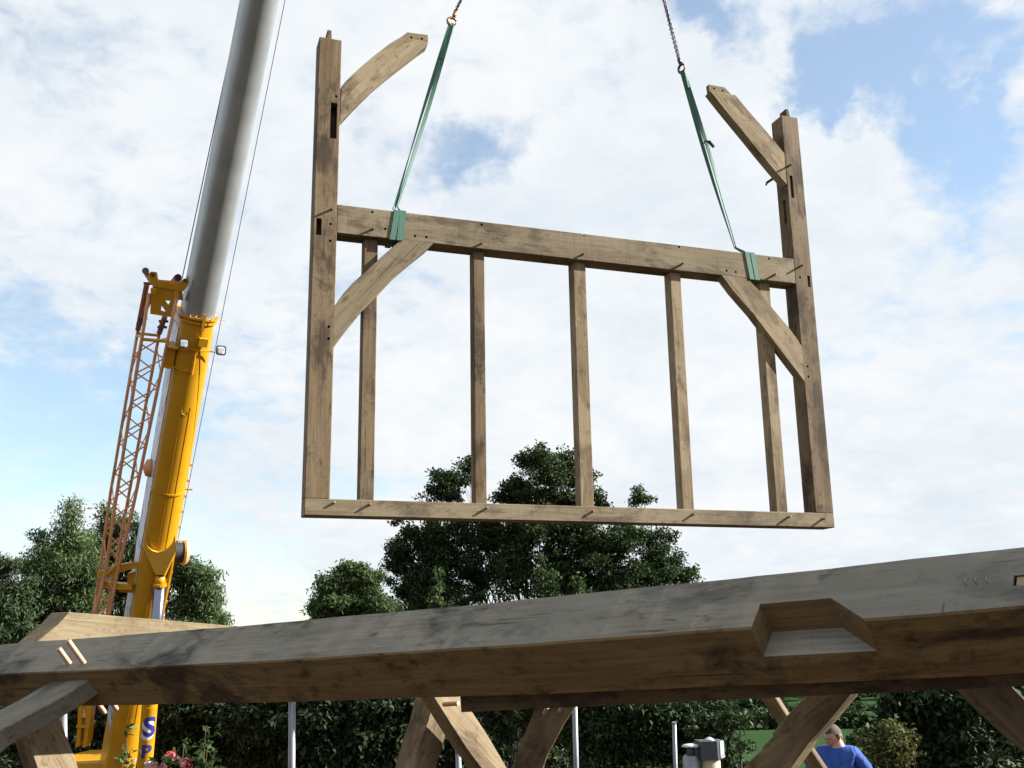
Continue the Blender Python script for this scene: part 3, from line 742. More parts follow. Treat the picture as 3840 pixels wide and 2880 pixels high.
# junction box, clamps and lamps
tj = (boom_pt(1262) - c0).length
Geo().box(bxyz(tj - .09, -.02, W1 * .9), t_ax * .17, SL * -.17, BE * .11).mk('junction_box', YELLOW, base, CM(bxyz(tj, 0, .3), t_ax))
tl = (boom_pt(1300) - c0).length
Geo().tube([bxyz(tl + .02, .22, W1 * .9), bxyz(tl + .03, -.05, W1 * 1.08), bxyz(tl + .02, -.56, W1 * .75)], .014, 6).mk('lamp_bar', YELLOW, base)
Geo().tube([bxyz(tl, .0, W1 * 1.02), bxyz(tl - .28, .0, W1 * 1.02), bxyz(tl - .48, .01, W1 * 1.02)], [.016, .03, .035], 8).mk('damper', YELLOW, base)
def lamp(p, yaw):
    nrm = V((.25 + yaw, -.95, -.12)).normalized(); rt = nrm.cross(V((0, 0, 1))).normalized() * -1; u = rt.cross(nrm) * -1
    if u.z < 0: u = -u
    sq = lambda w, h, o, k: [p + nrm * o + rt * (w * cx) + u * (h * cy) for cx, cy in ((-1, -k), (-k, -1), (k, -1), (1, -k), (1, k), (k, 1), (-k, 1), (-1, k))]
    g = Geo(); a_, b_ = sq(.098, .098, 0, .7), sq(.065, .065, -.10, .7); n = 8
    g.add(a_ + b_, [tuple(range(8)), tuple(range(15, 7, -1))] + [(i, i + 8, (i + 1) % 8 + 8, (i + 1) % 8) for i in range(8)])
    h = g.mk('work_lamp', BLACK, crane, basis(p, rt, nrm))
    Geo().prism(sq(.070, .070, .002, .7), nrm * .012).mk('bezel', WHITE, h, basis(p, rt, nrm))
    Geo().prism(sq(.054, .054, .015, .6), nrm * .006).mk('lens', LENS, h, basis(p, rt, nrm))
    Geo().tube([p - nrm * .05, p - nrm * .09 - u * .05], .015, 6).mk('lamp_bracket', BLACK, h)
zl = ZB(1300) - .55
lamp(P(690, 1288, zl), .05); lamp(P(829, 1314, zl + .1), .2)
# jib carrier plates on the boom
tp = (boom_pt(1345) - c0).length
for dt in (-.20, .22):
    pr = [bxyz(tp + dt, W1 * 1.55, -.25), bxyz(tp + dt, W1 * 1.55, .18), bxyz(tp + dt, W1 * 1.0, .25)] + [bxyz(tp + dt, W1 * math.cos(R(x)) * 1.06, W1 * .98 * math.sin(R(x))) for x in range(30, 100, 12)] + [bxyz(tp + dt, W1 * .4, .1), bxyz(tp + dt, W1 * .9, -.25)]
    Geo().prism(pr, t_ax * .03).mk('bracket', YELLOW, base, CM(bxyz(tp, .5, 0), t_ax))
Geo().box(bxyz(tp - .19, W1 * 1.02, -.2), t_ax * .40, SL * .17, BE * .32).mk('bracket', YELLOW, base, CM(bxyz(tp, .4, 0), t_ax))
# gusset over the lift cylinder
tg = lambda py: (boom_pt(py) - c0).length
g1 = [P(x, y, z) for x, y, z in ((541, 2052, 21.9), (658, 2052, 21.9), (659, 2070, 21.8), (615, 2155, 21.95), (584, 2156, 21.95), (537, 2052, 21.9))]
zg = lambda py: ZB(py) - .42
GP = [(541, 2000), (545, 2030), (556, 2052), (572, 2066), (592, 2072), (614, 2068), (634, 2056), (648, 2038), (657, 2010), (659, 2068), (616, 2156), (584, 2156), (537, 2055)]
front = [P(x, y, zg(2156) if y > 2100 else zg(y)) for x, y in GP]
Geo().prism(front, -BE * .06).mk('gusset', simple('gusset_yellow', (.60, .34, .045), .4, var=.04), crane, CM(front[5], t_ax))
gl_ = [P(537, 2055, zg(2055)), P(584, 2156, zg(2156)), P(580, 2156, zg(2156) + .5), P(520, 2150, ZB(2150) + .1), P(520, 2050, ZB(2050) + .1)]
Geo().prism(gl_, V((.03, .02, 0))).mk('gusset', YELLOW, crane, CM(gl_[0], t_ax))
gr_ = [P(659, 2068, zg(2068)), P(616, 2156, zg(2156)), P(630, 2190, ZB(2190) + .1), P(650, 2100, ZB(2100) + .1)]
Geo().prism(gr_, V((-.03, .02, 0))).mk('gusset', YELLOW, crane, CM(gr_[0], t_ax))
# lift cylinder: eye, chrome rod, yellow barrel with letters
cyA, cyB = P(601, 2165, zg(2165) + .1), P(541, 2892, ZB(2892) - .95)
cdv = (cyB - cyA); cyt = cdv.normalized()
def cyp(py): return cyA + cdv * ((py - 2165) / (2892 - 2165))
Geo().tube([cyp(2160), cyp(2192)], [.10, .115], 14).mk('cylinder_eye', YELLOW, crane, smooth=True)
Geo().tube([cyp(2186), cyp(2196)], .145, 16).mk('rod_cap', YELLOW, crane)
Geo().tube([cyp(2192), cyp(2655)], .118, 24).mk('chrome_rod', CHROME, crane, smooth=True)
barR = .165
cb = cyp(2618); ce = cyp(3060)
barrel = Geo().tube([cb, cyp(2640)], .152, 24).tube([cyp(2640), ce], barR, 24).mk('cylinder_barrel', YELLOW, crane, basis(cb, cyt, BE), smooth=True)
barrel.data.set_sharp_from_angle(angle=R(40))
up_t = -cyt; fc = (EYE - cyp(2760)); fc = (fc - up_t * fc.dot(up_t)).normalized(); rtv = up_t.cross(fc)
if rtv.x < 0: rtv = -rtv
def letter(ch, py, size, mat, dx, dz, lift, name):
    cu = bpy.data.curves.new('letter', 'FONT'); cu.body = ch; cu.size = size; cu.offset = size * .028; cu.align_x = 'CENTER'; cu.resolution_u = 4
    o = bpy.data.objects.new('letter', cu); col.objects.link(o); bpy.context.view_layer.update()
    me = bpy.data.meshes.new_from_object(o.evaluated_get(bpy.context.evaluated_depsgraph_get()))
    bm = bmesh.new(); bm.from_mesh(me); bmesh.ops.triangulate(bm, faces=bm.faces)
    for _ in range(2): bmesh.ops.subdivide_edges(bm, edges=[e for e in bm.edges if e.calc_length() > .05], cuts=1); bmesh.ops.triangulate(bm, faces=bm.faces)
    c = cyp(py); vs2 = []
    for v in bm.verts:
        a = (v.co.x * 1.05 + dx) / barR; h = v.co.y - size * .35 + dz
        vs2.append(c + up_t * h + (fc * math.cos(a) + rtv * math.sin(a)) * (barR + lift))
    fs2 = [tuple(v.index for v in f.verts) for f in bm.faces]; bm.free()
    bpy.data.objects.remove(o); bpy.data.meshes.remove(me)
    mk(name, vs2, fs2, mat, barrel, basis(c, up_t, fc))
letter('S', 2716, .60, WHITE, .00, -.035, .003, 'letter_shadow'); letter('S', 2712, .60, BLUE, .035, .02, .007, 'letter')
letter('P', 2803, .42, BLUE, .005, 0, .005, 'letter'); letter('E', 2893, .42, BLUE, .0, 0, .005, 'letter')
# yellow stay on the right of the cylinder
Geo().tube([P(652, 2070, 21.9), P(634, 2170, 22.2), P(604, 2330, 22.6), P(570, 2560, 23)], [.04, .05, .035, .035], 6).mk('stay', YELLOW, crane)
# winch drum
wd = P(655, 2072, 22.3)
Geo().tube([wd - SL * -.02, wd - SL * .17], .22, 28).mk('winch_drum', BLACK, crane, smooth=False)
Geo().tube([wd - SL * .17, wd - SL * .21, wd - SL * .28], [.25, .27, .22], 28).mk('winch_flange', ORANGE, crane, smooth=False)
Geo().tube([wd + V((0, 0, .25)) - SL * -.1, wd + V((0, 0, .26)) - SL * .26], .02, 6).mk('winch_guard', ORANGE, crane)
# ropes
tip_top = tip0 + ts * 12.2
rope = lambda pts, r, m=ROPE: Geo().tube(pts, r, 5).mk('wire_rope', m, crane)
rope([wd + V((.05, 0, .25)), P(812, 1286, 21.0), P(1069, 0, 19.3), tip_top + SL * -.3], .008, ROPEGREY)
rope([P(683, 1045, 21.2), P(905, 0, 19.8), P(1010, -500, 19)], .011)
# jib arms
zj = ZB(2250) - .35
arm1 = [(362, 2146), (395, 2136), (440, 2119), (500, 2108), (524, 2110), (524, 2128), (470, 2140), (420, 2160), (390, 2168), (380, 2166)]
Geo().prism([P(x, y, zj) for x, y in arm1], FW * .16).mk('jib_arm', YELLOW, crane)
arm2 = [(384, 2174), (396, 2181), (440, 2188), (486, 2192), (494, 2196), (494, 2212), (440, 2212), (396, 2206), (378, 2207)]
Geo().prism([P(x, y, zj) for x, y in arm2], FW * .16).mk('jib_arm', YELLOW, crane)
Geo().prism([P(x, y, zj + .16) for x, y in ((478, 2150), (524, 2140), (545, 2200), (532, 2226), (440, 2220), (478, 2196))], FW * .2).mk('jib_mount', YELLOW, crane)
Geo().tube([P(508, 2040, 21.5), P(500, 2108, 21.6)], .02, 6).mk('hose', BLACK, crane)
# folded lattice jib
def JZ(py): return ZB(py)
CH = {'fl': [(559, 1099), (430, 1900), (396, 2142), (358, 2297), (300, 2560)], 'fr': [(662, 1117), (499, 1900), (448, 2111), (411, 2297), (352, 2600)],
      'bl': [(517, 1238), (414, 1850), (352, 2297), (296, 2560)], 'br': [(595, 1262), (479, 1875), (402, 2297), (345, 2600)]}
def jp(k, py):
    c = CH[k]
    for (xa, ya), (xb, yb) in zip(c, c[1:]):
        if py <= yb or (xb, yb) == c[-1]:
            x = xa + (xb - xa) * (py - ya) / (yb - ya); break
    return P(x, py, JZ(py) + (-.30 if k[0] == 'f' else .28))
head_poly = [(562, 1102), (668, 1119), (651, 1190), (640, 1192), (563, 1177)]
holes = Geo()
jib = thing  # placeholder name
hp = [P(x, y, JZ(y) - .30) for x, y in ((566, 1101), (668, 1119), (645, 1190), (563, 1177))]
jb = Geo().prism(hp, FW * .05).mk('lattice_jib', YELLOW, crane, basis(hp[0], hp[1] - hp[0], FW))
hc = Geo()
for tri in (((608, 1124), (629, 1126), (621, 1142)), ((593, 1141), (613, 1167), (591, 1161))):
    hc.prism([P(x, y, JZ(y) - .45) for x, y in tri], FW * .4)
finish(jb, hc, 0)
for k in CH:
    ysq = [1100, 1300, 1600, 1900, 2142, 2297, 2560] if k[0] == 'f' else [1238, 1500, 1850, 2100, 2297, 2560]
    Geo().tube([jp(k, y) for y in ysq], .036 if k[0] == 'f' else .033, 7).mk('chord', ORANGE if k[0] == 'b' else ORANGE, jb, smooth=True)
def zig(ka, kb, y0, y1, n, r, flip=0):
    yy = [y0 + (y1 - y0) * (i / n) for i in range(n + 1)]
    for i in range(n):
        a, b = ((ka, kb) if (i + flip) % 2 == 0 else (kb, ka)); 
        Geo().tube([jp(a, yy[i]), jp(b, yy[i + 1])], r, 5).mk('lacing', ORANGE, jb)
zig('fl', 'fr', 1290, 2540, 23, .017); zig('bl', 'br', 1275, 2540, 23, .015, 1)
zig('fl', 'bl', 1290, 2540, 12, .011); zig('fr', 'br', 1300, 2540, 12, .011, 1)
for a, b, y, r in (('fl', 'fr', 1272, .034), ('bl', 'br', 1250, .03), ('fl', 'bl', 1260, .026), ('fr', 'br', 1270, .026)):
    Geo().tube([jp(a, y), jp(b, y + (8 if b[1] == 'r' else 0))], r, 6).mk('lacing', YELLOW, jb)
# head fittings of the jib
pz = lambda x, y, z=-.30: P(x, y, JZ(y) + z)
yoke = [(560, 1022), (566, 1018), (586, 1020), (588, 1040), (594, 1052), (663, 1066), (676, 1056), (690, 1044), (702, 1045), (705, 1056), (694, 1078), (681, 1093), (669, 1090), (575, 1074), (565, 1066)]
yk = Geo().prism([pz(x, y) for x, y in yoke], FW * .06).mk('yoke', YELLOW, jb, basis(pz(600, 1060), XR, FW))
yb = [(534, 1018), (538, 1008), (550, 1008), (560, 1024), (566, 1040), (590, 1048), (640, 1052), (655, 1032), (668, 1028), (676, 1036), (680, 1048), (660, 1066), (600, 1062), (556, 1056)]
Geo().prism([pz(x, y, .25) for x, y in yb], FW * .06).mk('yoke', ORANGE, jb)
for x, y, z in ((571, 1030, -.34), (693, 1051, -.34)): Geo().tube([pz(x, y, z), pz(x, y, z) + FW * .06], .035, 10).mk('pin', BLACK, jb)
for x, y in ((546, 1016), (668, 1040)): Geo().tube([pz(x, y, .2), pz(x, y, .34)], .07, 12).mk('roller', BLACK, jb)
Geo().prism([pz(x, y, -.26) for x, y in ((564, 1106), (574, 1068), (670, 1084), (674, 1124))], FW * .22).mk('head_box', YELLOW, jb)
for x in (573, 582, 662):
    Geo().tube([pz(x, 1080 + (x - 573) * .15, -.38), pz(x - 1, 1098 + (x - 573) * .15, -.38)], .04, 8).mk('pin', YELLOW, jb)
for a, b in (((550, 1068), (517, 1238)), ((566, 1108), (519, 1225)), ((618, 1188), (597, 1250))):
    Geo().tube([pz(*a, .1), pz(*b, .25)], .055, 8).mk('stay_tube', simple('jib_shade', (.26, .09, .05), .5), jb)
for x, y in ((524, 1200), (519, 1222), (603, 1212), (598, 1234), (546, 1070)):
    Geo().box(pz(x - 8, y - 3, .1), XR * .16, UPC * .05, FW * .12).mk('clamp', DARKMET, jb)
Geo().tube([pz(616, 1145, -.4), pz(634, 1160, -.42), pz(636, 1178, -.42), pz(612, 1190, -.4)], .007, 5).mk('cable', GREYMET, jb)
Geo().tube([pz(612, 1140, -.4), pz(622, 1155, -.42), pz(618, 1188, -.42), pz(606, 1195, -.4)], .007, 5).mk('cable', GREYMET, jb)
# fork at the foot of the jib
fz = ZB(2700) - .3
fk = Geo()
for pl in (((296, 2560), (314, 2560), (311, 2640), (304, 2722), (296, 2722), (290, 2722)), ((330, 2560), (350, 2560), (345, 2645), (334, 2722), (320, 2722), (322, 2640))):
    Geo().prism([P(x, y, fz) for x, y in pl], FW * .25).mk('fork', YELLOW, jb)
for pl in (((290, 2730), (304, 2730), (301, 2775), (296, 2800), (282, 2803), (286, 2776)), ((318, 2730), (332, 2730), (328, 2776), (321, 2803), (308, 2803), (313, 2776))):
    Geo().prism([P(x, y, fz) for x, y in pl], FW * .3).mk('fork', YELLOW, jb)
Geo().box(P(286, 2730, fz - .02), XR * .29, UPC * .055, FW * .34).mk('fork', YELLOW, jb)
Geo().tube([P(312, 2640, fz + .1), P(318, 2690, fz + .05)], .06, 8).mk('roller', ORANGE, jb)
Geo().box(P(277, 2778, fz), XR * .06, UPC * .09, FW * .06).mk('pin', GREYMET, jb)
# superstructure and carrier on the lower ground
gz = hgt(c0.x, c0.y + 1)
bx = lambda name, x0, y0, z0, x1, y1, z1, m: finish(Geo().box((x0, y0, z0), (x1 - x0, 0, 0), (0, y1 - y0, 0), (0, 0, z1 - z0)).mk(name, m, crane), None, .03)
sp = P(300, 2851, 24.2)
bx('superstructure', sp.x - .8, sp.y - .4, gz + 1.35, c0.x - .15, sp.y + 2.6, sp.z, YELLOW)
bx('counterweight', c0.x - 2.0, c0.y + 3.4, gz + 1.5, c0.x + 1.2, c0.y + 4.6, gz + 2.8, YELLOW)
bx('carrier', c0.x - 4.5, c0.y - .6, gz + .7, c0.x + 5.0, c0.y + 2.0, gz + 1.33, YELLOW)
for i in range(4):
    for yy in (c0.y - .55, c0.y + 1.65):
        wx = c0.x - 3.4 + i * 2.0
        Geo().tube([V((wx, yy, gz + .62)), V((wx, yy + .36, gz + .62))], .62, 20).mk('wheel', BLACK, crane)
# boom head and hook block over the load
Geo().box(tip_top - SL * .35 - BE * .5, SL * .7, BE * .9, ts * .7).mk('boom_head', YELLOW, crane)
hb = thing('hook_block', 'yellow crane hook block that carries the two chains', 'hook block', apex)
Geo().tube([apex + V((0, -.12, .62)), apex + V((0, .12, .62))], .26, 18).mk('sheave', YELLOW, hb)
Geo().box(apex + V((-.16, -.1, .2)), V((.32, 0, 0)), V((0, .2, 0)), V((0, 0, .5))).mk('cheek', YELLOW, hb)
Geo().tube([apex + V((.09 * math.sin(R(a)), 0, .0 + .09 * math.cos(R(a)) - .04)) for a in range(20, 300, 25)] , .03, 8).mk('hook_body', BLACK, hb)
Geo().tube([apex + V((.0, 0, .05)), apex + V((0, 0, .22))], .035, 8).mk('shank', BLACK, hb)
for dx in (-.15, .15): Geo().tube([apex + V((dx, 0, .6)), V((tip_top.x + dx, tip_top.y, tip_top.z))], .011, 5).mk('wire_rope', ROPE, crane)

# ------------------------------------------------------------------ trees
def leaves(centers, k, spread, ln, wd_, seed, droop=.2, flat=.6):
    r = np.random.default_rng(seed); n = len(centers)
    c = np.repeat(centers, k, axis=0); m = len(c)
    off = r.normal(size=(m, 3)); off /= np.maximum(np.linalg.norm(off, axis=1, keepdims=True), 1e-6)
    off *= (r.random((m, 1)) ** .5) * spread * np.array([1, 1, flat]); c = c + off
    d = r.normal(size=(m, 3)) + off / spread * .8; d[:, 2] -= droop; d /= np.linalg.norm(d, axis=1, keepdims=True)
    up = r.normal(size=(m, 3)) * .55 + np.array([0, 0, 1.0]); s = np.cross(d, up); s /= np.maximum(np.linalg.norm(s, axis=1, keepdims=True), 1e-6)
    nn = np.cross(s, d); L = ln * (.7 + .6 * r.random((m, 1))); W = wd_ * (.7 + .6 * r.random((m, 1)))
    a = c - d * L * .5; b = c + d * L * .5; e = c + s * W * .5 + nn * W * .15; f = c - s * W * .5 + nn * W * .15
    co = np.stack([a, e, b, f], axis=1).reshape(-1, 3)
    base_ = np.arange(m) * 4
    loops = np.stack([base_, base_ + 1, base_ + 2, base_, base_ + 2, base_ + 3], axis=1).ravel()
    return co, loops

def tree(name, label, cat, px, Z, lobes, mat, nclump, k, spread, ln, wd_, group=None, seed=1, shell=.55, trunk_r=.25, droop=.2, flat=.6, base_z=None, twig=True, squash=.8, sub=7):
    """lobes: (x, y, rx, ry) in photograph pixels at depth Z, with a depth offset; leaves fill those lobes"""
    r = np.random.default_rng(seed); s = Z / FPX
    b = P(px, 2416, Z); gz_ = hgt(b.x, b.y) if base_z is None else base_z
    root = thing(name, label, cat, V((b.x, b.y, gz_)), group=group)
    cen, tw = [], Geo()
    ar = np.array([l[2] * l[3] for l in lobes], float); ar /= ar.sum()
    top0 = V((b.x, b.y, gz_ + .4 * (P(px, max(l[1] for l in lobes), Z).z - gz_)))
    tw.tube([V((b.x, b.y, gz_ - .2)), V((b.x + .1, b.y, (gz_ + top0.z) / 2)), top0], [trunk_r, trunk_r * .8, trunk_r * .6], 8)
    for l, w in zip(lobes, ar):
        lx, ly, rx, ry = l[:4]; dz = l[4] if len(l) > 4 else r.uniform(-1, 1) * rx * s * .6
        c = np.array(P(lx, ly, Z)) + np.array([0, dz, 0]); rr = np.array([rx * s, rx * s * squash, ry * s])
        n = max(4, int(nclump * w)); q = r.normal(size=(n, 3)); q /= np.linalg.norm(q, axis=1, keepdims=True)
        q *= (shell + (1 - shell) * r.random((n, 1))) * (1 + .12 * r.normal(size=(n, 1)))
        if sub:
            sc_ = r.normal(size=(sub, 3)); sc_ /= np.linalg.norm(sc_, axis=1, keepdims=True); sc_ *= (.35 + .65 * r.random((sub, 1)))
            sr = .26 + .30 * r.random((sub, 1)); pick = r.integers(0, sub, n); q2 = sc_[pick] * 1.12 + q * sr[pick] * .9; q = np.where(r.random((n, 1)) < .5, q2, q * .92)
        cl = c + q * rr; cen.append(cl)
        cv = V(c); mid = top0.lerp(cv, .5) + V(r.normal(size=3)) * .25 + V((0, 0, .25))
        rb = max(min(.035, trunk_r * .6), trunk_r * .42 * math.sqrt(min(1, w * 3)))
        tw.tube([top0 - V((0, 0, .3)), mid, cv], [rb, rb * .7, rb * .45], 5, cap=False)
        if twig:
            for ii in r.choice(n, size=min(n, 26), replace=False):
                e = V(cl[ii]); st = mid.lerp(cv, r.random() * .9 + .1)
                m2 = st.lerp(e, .55) + V(r.normal(size=3)) * .12
                tw.tube([st, m2, e], [rb * .32, rb * .2, .008], 3, cap=False)
    cen = np.concatenate(cen)
    co, loops = leaves(cen, k, spread, ln, wd_, seed + 5, droop, flat)
    M = Matrix.Translation((b.x, b.y, gz_))
    mk_np('crown', co, loops, 3, mat, root, M)
    tw.mk('trunk', TWIG, root, M, smooth=True)
    return root

# the big oak behind the hung frame
oak = [(1690, 1812, 95, 62), (1640, 1850, 60, 45), (1752, 1760, 38, 55), (2010, 1722, 95, 48), (2110, 1735, 85, 52), (2060, 1800, 130, 70), (1925, 1830, 70, 45), (2190, 1800, 60, 55),
       (2245, 1880, 34, 34), (1960, 1870, 150, 50), (2140, 1880, 120, 50), (2400, 1868, 42, 38), (1570, 2000, 95, 62), (1500, 2070, 58, 55), (1490, 2140, 55, 50), (1700, 1990, 120, 70), (1620, 2080, 130, 90), (1810, 1990, 120, 90),
       (1960, 1990, 150, 100), (2110, 2000, 150, 110), (2240, 2060, 110, 100), (2350, 2020, 110, 90), (2450, 2060, 80, 80), (2500, 2120, 70, 70), (2570, 2165, 58, 36), (2425, 2160, 130, 90),
       (1560, 2200, 110, 110), (1760, 2130, 150, 110), (1930, 2150, 120, 110), (2080, 2150, 170, 120), (2280, 2180, 150, 110), (1680, 2260, 150, 100), (2150, 2270, 220, 110), (1540, 2300, 120, 90), (2400, 2270, 200, 90)]
tree('oak_tree', 'large dark green oak tree rising behind the hung frame', 'tree', 2010, 42, oak, LEAF_OAK, 5600, 26, .32, .13, .085, seed=3, shell=.2, trunk_r=.42)
# round paler tree left of it
tree('round_tree', 'small round pale green tree left of the big oak', 'tree', 1310, 36, [(1310, 2180, 70, 60), (1250, 2210, 75, 60), (1370, 2200, 60, 55), (1310, 2260, 150, 80), (1210, 2290, 60, 50), (1420, 2280, 60, 60), (1310, 2350, 170, 60), (1345, 2135, 25, 22), (1295, 2128, 28, 24)], LEAF_ASH, 2300, 20, .30, .15, .06, seed=5, shell=.25, trunk_r=.16)
# saplings in front of the oak
for i, (px, yt, yb_) in enumerate(((1640, 2150, 2330), (2030, 2090, 2300), (2075, 2150, 2300), (2170, 2170, 2290))):
    lab = ['slender young sapling with light leaves in front of the oak at its left side', 'tallest light green sapling in front of the middle of the oak', 'short light green sapling beside the tallest one in front of the oak', 'rightmost light green sapling in front of the oak'][i]
    tree('sapling', lab, 'sapling', px, 31, [(px, yt + (yb_ - yt) * f, 10 + 26 * f, 26) for f in (.05, .3, .6, .95)], LEAF_MID, 60, 12, .22, .14, .05, group='saplings in front of the oak', seed=40 + i, trunk_r=.04)
# feathery trees behind the crane
grp = 'feathery trees behind the crane'
tree('ash_tree', 'feathery tree with a pointed top, left of the lattice jib', 'tree', 250, 33, [(262, 1905, 22, 35), (258, 1960, 36, 40), (255, 2020, 70, 50), (190, 2070, 60, 45), (300, 2060, 60, 55), (130, 2120, 70, 50), (250, 2130, 110, 70), (340, 2140, 60, 70), (120, 2220, 90, 80), (250, 2240, 130, 90), (340, 2260, 70, 90), (120, 2340, 110, 90), (270, 2350, 130, 80), (160, 2010, 30, 26)], LEAF_ASH, 2000, 15, .42, .17, .042, grp, 21, .3, .2, droop=.5, flat=.5)
tree('ash_tree', 'dark feathery tree cut by the left edge of the picture', 'tree', 0, 31, [(10, 2130, 50, 45), (-60, 2160, 90, 70), (30, 2220, 80, 70), (-50, 2270, 120, 80), (40, 2320, 90, 80), (0, 2400, 130, 80)], LEAF_BACK, 1300, 19, .34, .17, .05, grp, 22, .2, .2, droop=.5, flat=.5)
tree('ash_tree', 'light green feathery tree seen through the lattice jib', 'tree', 440, 35, [(400, 1925, 26, 34), (395, 1975, 45, 40), (470, 1960, 38, 40), (520, 1990, 40, 50), (430, 2040, 90, 60), (370, 2070, 60, 60), (510, 2080, 60, 70), (430, 2140, 110, 70), (520, 2180, 60, 70), (420, 2220, 70, 60), (500, 2300, 60, 60), (400, 2360, 120, 50)], LEAF_MID, 1350, 14, .40, .17, .042, grp, 23, .3, .18, droop=.4, flat=.5)
tree('ash_tree', 'feathery tree sloping down to the right of the crane boom', 'tree', 690, 34, [(700, 2110, 45, 35), (755, 2150, 55, 45), (680, 2180, 70, 60), (770, 2220, 60, 55), (690, 2270, 90, 70), (790, 2290, 50, 50), (830, 2330, 32, 32), (720, 2360, 120, 50), (640, 2140, 40, 50)], LEAF_ASH, 1050, 15, .40, .17, .042, grp, 24, .3, .18, droop=.5, flat=.5)
# dark bushes and trees seen under the near beam
grp = 'dark bushes seen under the near beam'
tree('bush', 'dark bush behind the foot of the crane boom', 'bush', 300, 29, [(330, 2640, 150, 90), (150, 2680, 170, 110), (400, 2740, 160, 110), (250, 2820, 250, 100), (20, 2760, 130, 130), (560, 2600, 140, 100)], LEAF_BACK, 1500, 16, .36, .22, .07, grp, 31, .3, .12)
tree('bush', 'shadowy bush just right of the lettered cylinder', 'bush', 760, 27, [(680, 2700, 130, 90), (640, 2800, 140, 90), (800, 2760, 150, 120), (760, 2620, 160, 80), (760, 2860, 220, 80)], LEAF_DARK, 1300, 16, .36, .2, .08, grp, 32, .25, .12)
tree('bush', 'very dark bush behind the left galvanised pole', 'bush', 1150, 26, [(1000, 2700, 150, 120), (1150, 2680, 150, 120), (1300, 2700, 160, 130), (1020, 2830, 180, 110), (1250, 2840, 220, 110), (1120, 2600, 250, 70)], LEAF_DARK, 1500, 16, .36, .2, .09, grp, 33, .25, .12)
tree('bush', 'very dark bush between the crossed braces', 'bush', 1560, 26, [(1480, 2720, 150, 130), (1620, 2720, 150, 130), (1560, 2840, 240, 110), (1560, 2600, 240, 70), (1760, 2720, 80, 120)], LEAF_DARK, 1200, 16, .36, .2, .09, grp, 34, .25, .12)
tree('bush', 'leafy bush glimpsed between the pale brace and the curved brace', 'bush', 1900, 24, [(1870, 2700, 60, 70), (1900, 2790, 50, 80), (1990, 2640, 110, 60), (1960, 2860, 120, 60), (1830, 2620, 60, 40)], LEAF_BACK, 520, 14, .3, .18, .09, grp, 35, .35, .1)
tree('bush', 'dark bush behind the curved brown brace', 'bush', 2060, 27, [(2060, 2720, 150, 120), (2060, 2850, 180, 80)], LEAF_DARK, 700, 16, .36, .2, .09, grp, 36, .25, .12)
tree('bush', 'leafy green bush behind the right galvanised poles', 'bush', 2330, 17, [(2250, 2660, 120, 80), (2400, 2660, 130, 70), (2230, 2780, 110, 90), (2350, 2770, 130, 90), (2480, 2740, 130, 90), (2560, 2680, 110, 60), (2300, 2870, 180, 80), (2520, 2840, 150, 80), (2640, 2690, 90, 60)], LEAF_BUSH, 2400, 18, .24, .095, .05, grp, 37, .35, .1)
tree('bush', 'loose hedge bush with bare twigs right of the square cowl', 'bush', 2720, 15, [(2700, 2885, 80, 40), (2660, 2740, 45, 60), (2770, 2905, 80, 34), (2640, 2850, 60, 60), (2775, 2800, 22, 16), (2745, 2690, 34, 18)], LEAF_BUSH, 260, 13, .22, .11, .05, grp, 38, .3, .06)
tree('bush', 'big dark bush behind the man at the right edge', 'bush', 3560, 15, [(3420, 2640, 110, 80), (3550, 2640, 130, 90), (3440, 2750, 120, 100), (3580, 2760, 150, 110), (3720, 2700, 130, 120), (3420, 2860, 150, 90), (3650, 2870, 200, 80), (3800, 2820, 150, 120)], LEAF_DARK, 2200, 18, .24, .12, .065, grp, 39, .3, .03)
tree('bush', 'yellowing shrub beside the shoulder of the man in blue', 'bush', 3290, 13, [(3300, 2770, 14, 34), (3340, 2720, 18, 30), (3345, 2780, 30, 34), (3270, 2830, 24, 22), (3355, 2850, 40, 40), (3240, 2780, 22, 10), (3400, 2800, 40, 60)], LEAF_YEL, 170, 9, .15, .07, .038, grp, 50, .2, .008, twig=False)

# hedgerows and woods across the valley
def hedgerow(label, pts, hgt_, wid, seed, n):
    r = np.random.default_rng(seed); cen = []
    ends = [V((x, y, hgt(x, y))) for x, y in pts]
    for i in range(n):
        t = r.random() * (len(ends) - 1); j = int(t); p = ends[j].lerp(ends[j + 1], t - j); p.z = hgt(p.x, p.y)
        cen.append((p.x + r.normal() * wid * .4, p.y + r.normal() * wid * .4, p.z + r.random() * hgt_ * (.7 + .5 * math.sin(p.x * .35 + seed))))
    cen = np.array(cen); co, loops = leaves(cen, 9, 1.1, 1.3, .9, seed, .0, .8)
    M = Matrix.Translation(ends[0]); o = mk_np('hedgerow', co, loops, 3, LEAF_OAK, None, M)
    return tag(o, label, 'hedge', 'hedgerows across the valley')
hedgerow('long dark hedgerow along the top of the bright field', [(30, 205), (75, 215), (120, 212)], 3.0, 2.0, 61, 900)
hedgerow('dark hedgerow above the head of the man in blue', [(55, 180), (75, 178), (110, 176)], 2.6, 1.8, 62, 700)
hedgerow('upper hedgerow below the far wood', [(20, 255), (80, 262), (150, 258)], 3.2, 2.2, 63, 900)
r_ = np.random.default_rng(77); cen = []
for i in range(5200):
    x = r_.uniform(-60, 330); y = r_.uniform(300, 520); cen.append((x, y, hgt(x, y) + r_.random() * 8))
co, loops = leaves(np.array(cen), 7, 2.4, 3.0, 2.2, 78, 0, .8)
tag(mk_np('woods', co, loops, 3, leaf_mat('leaf_far', (.02, .042, .034), (.035, .06, .045), (.045, .075, .05), .1), None, Matrix.Translation((100, 400, -5))), kind='stuff')  # distance haze put into a bluer leaf green

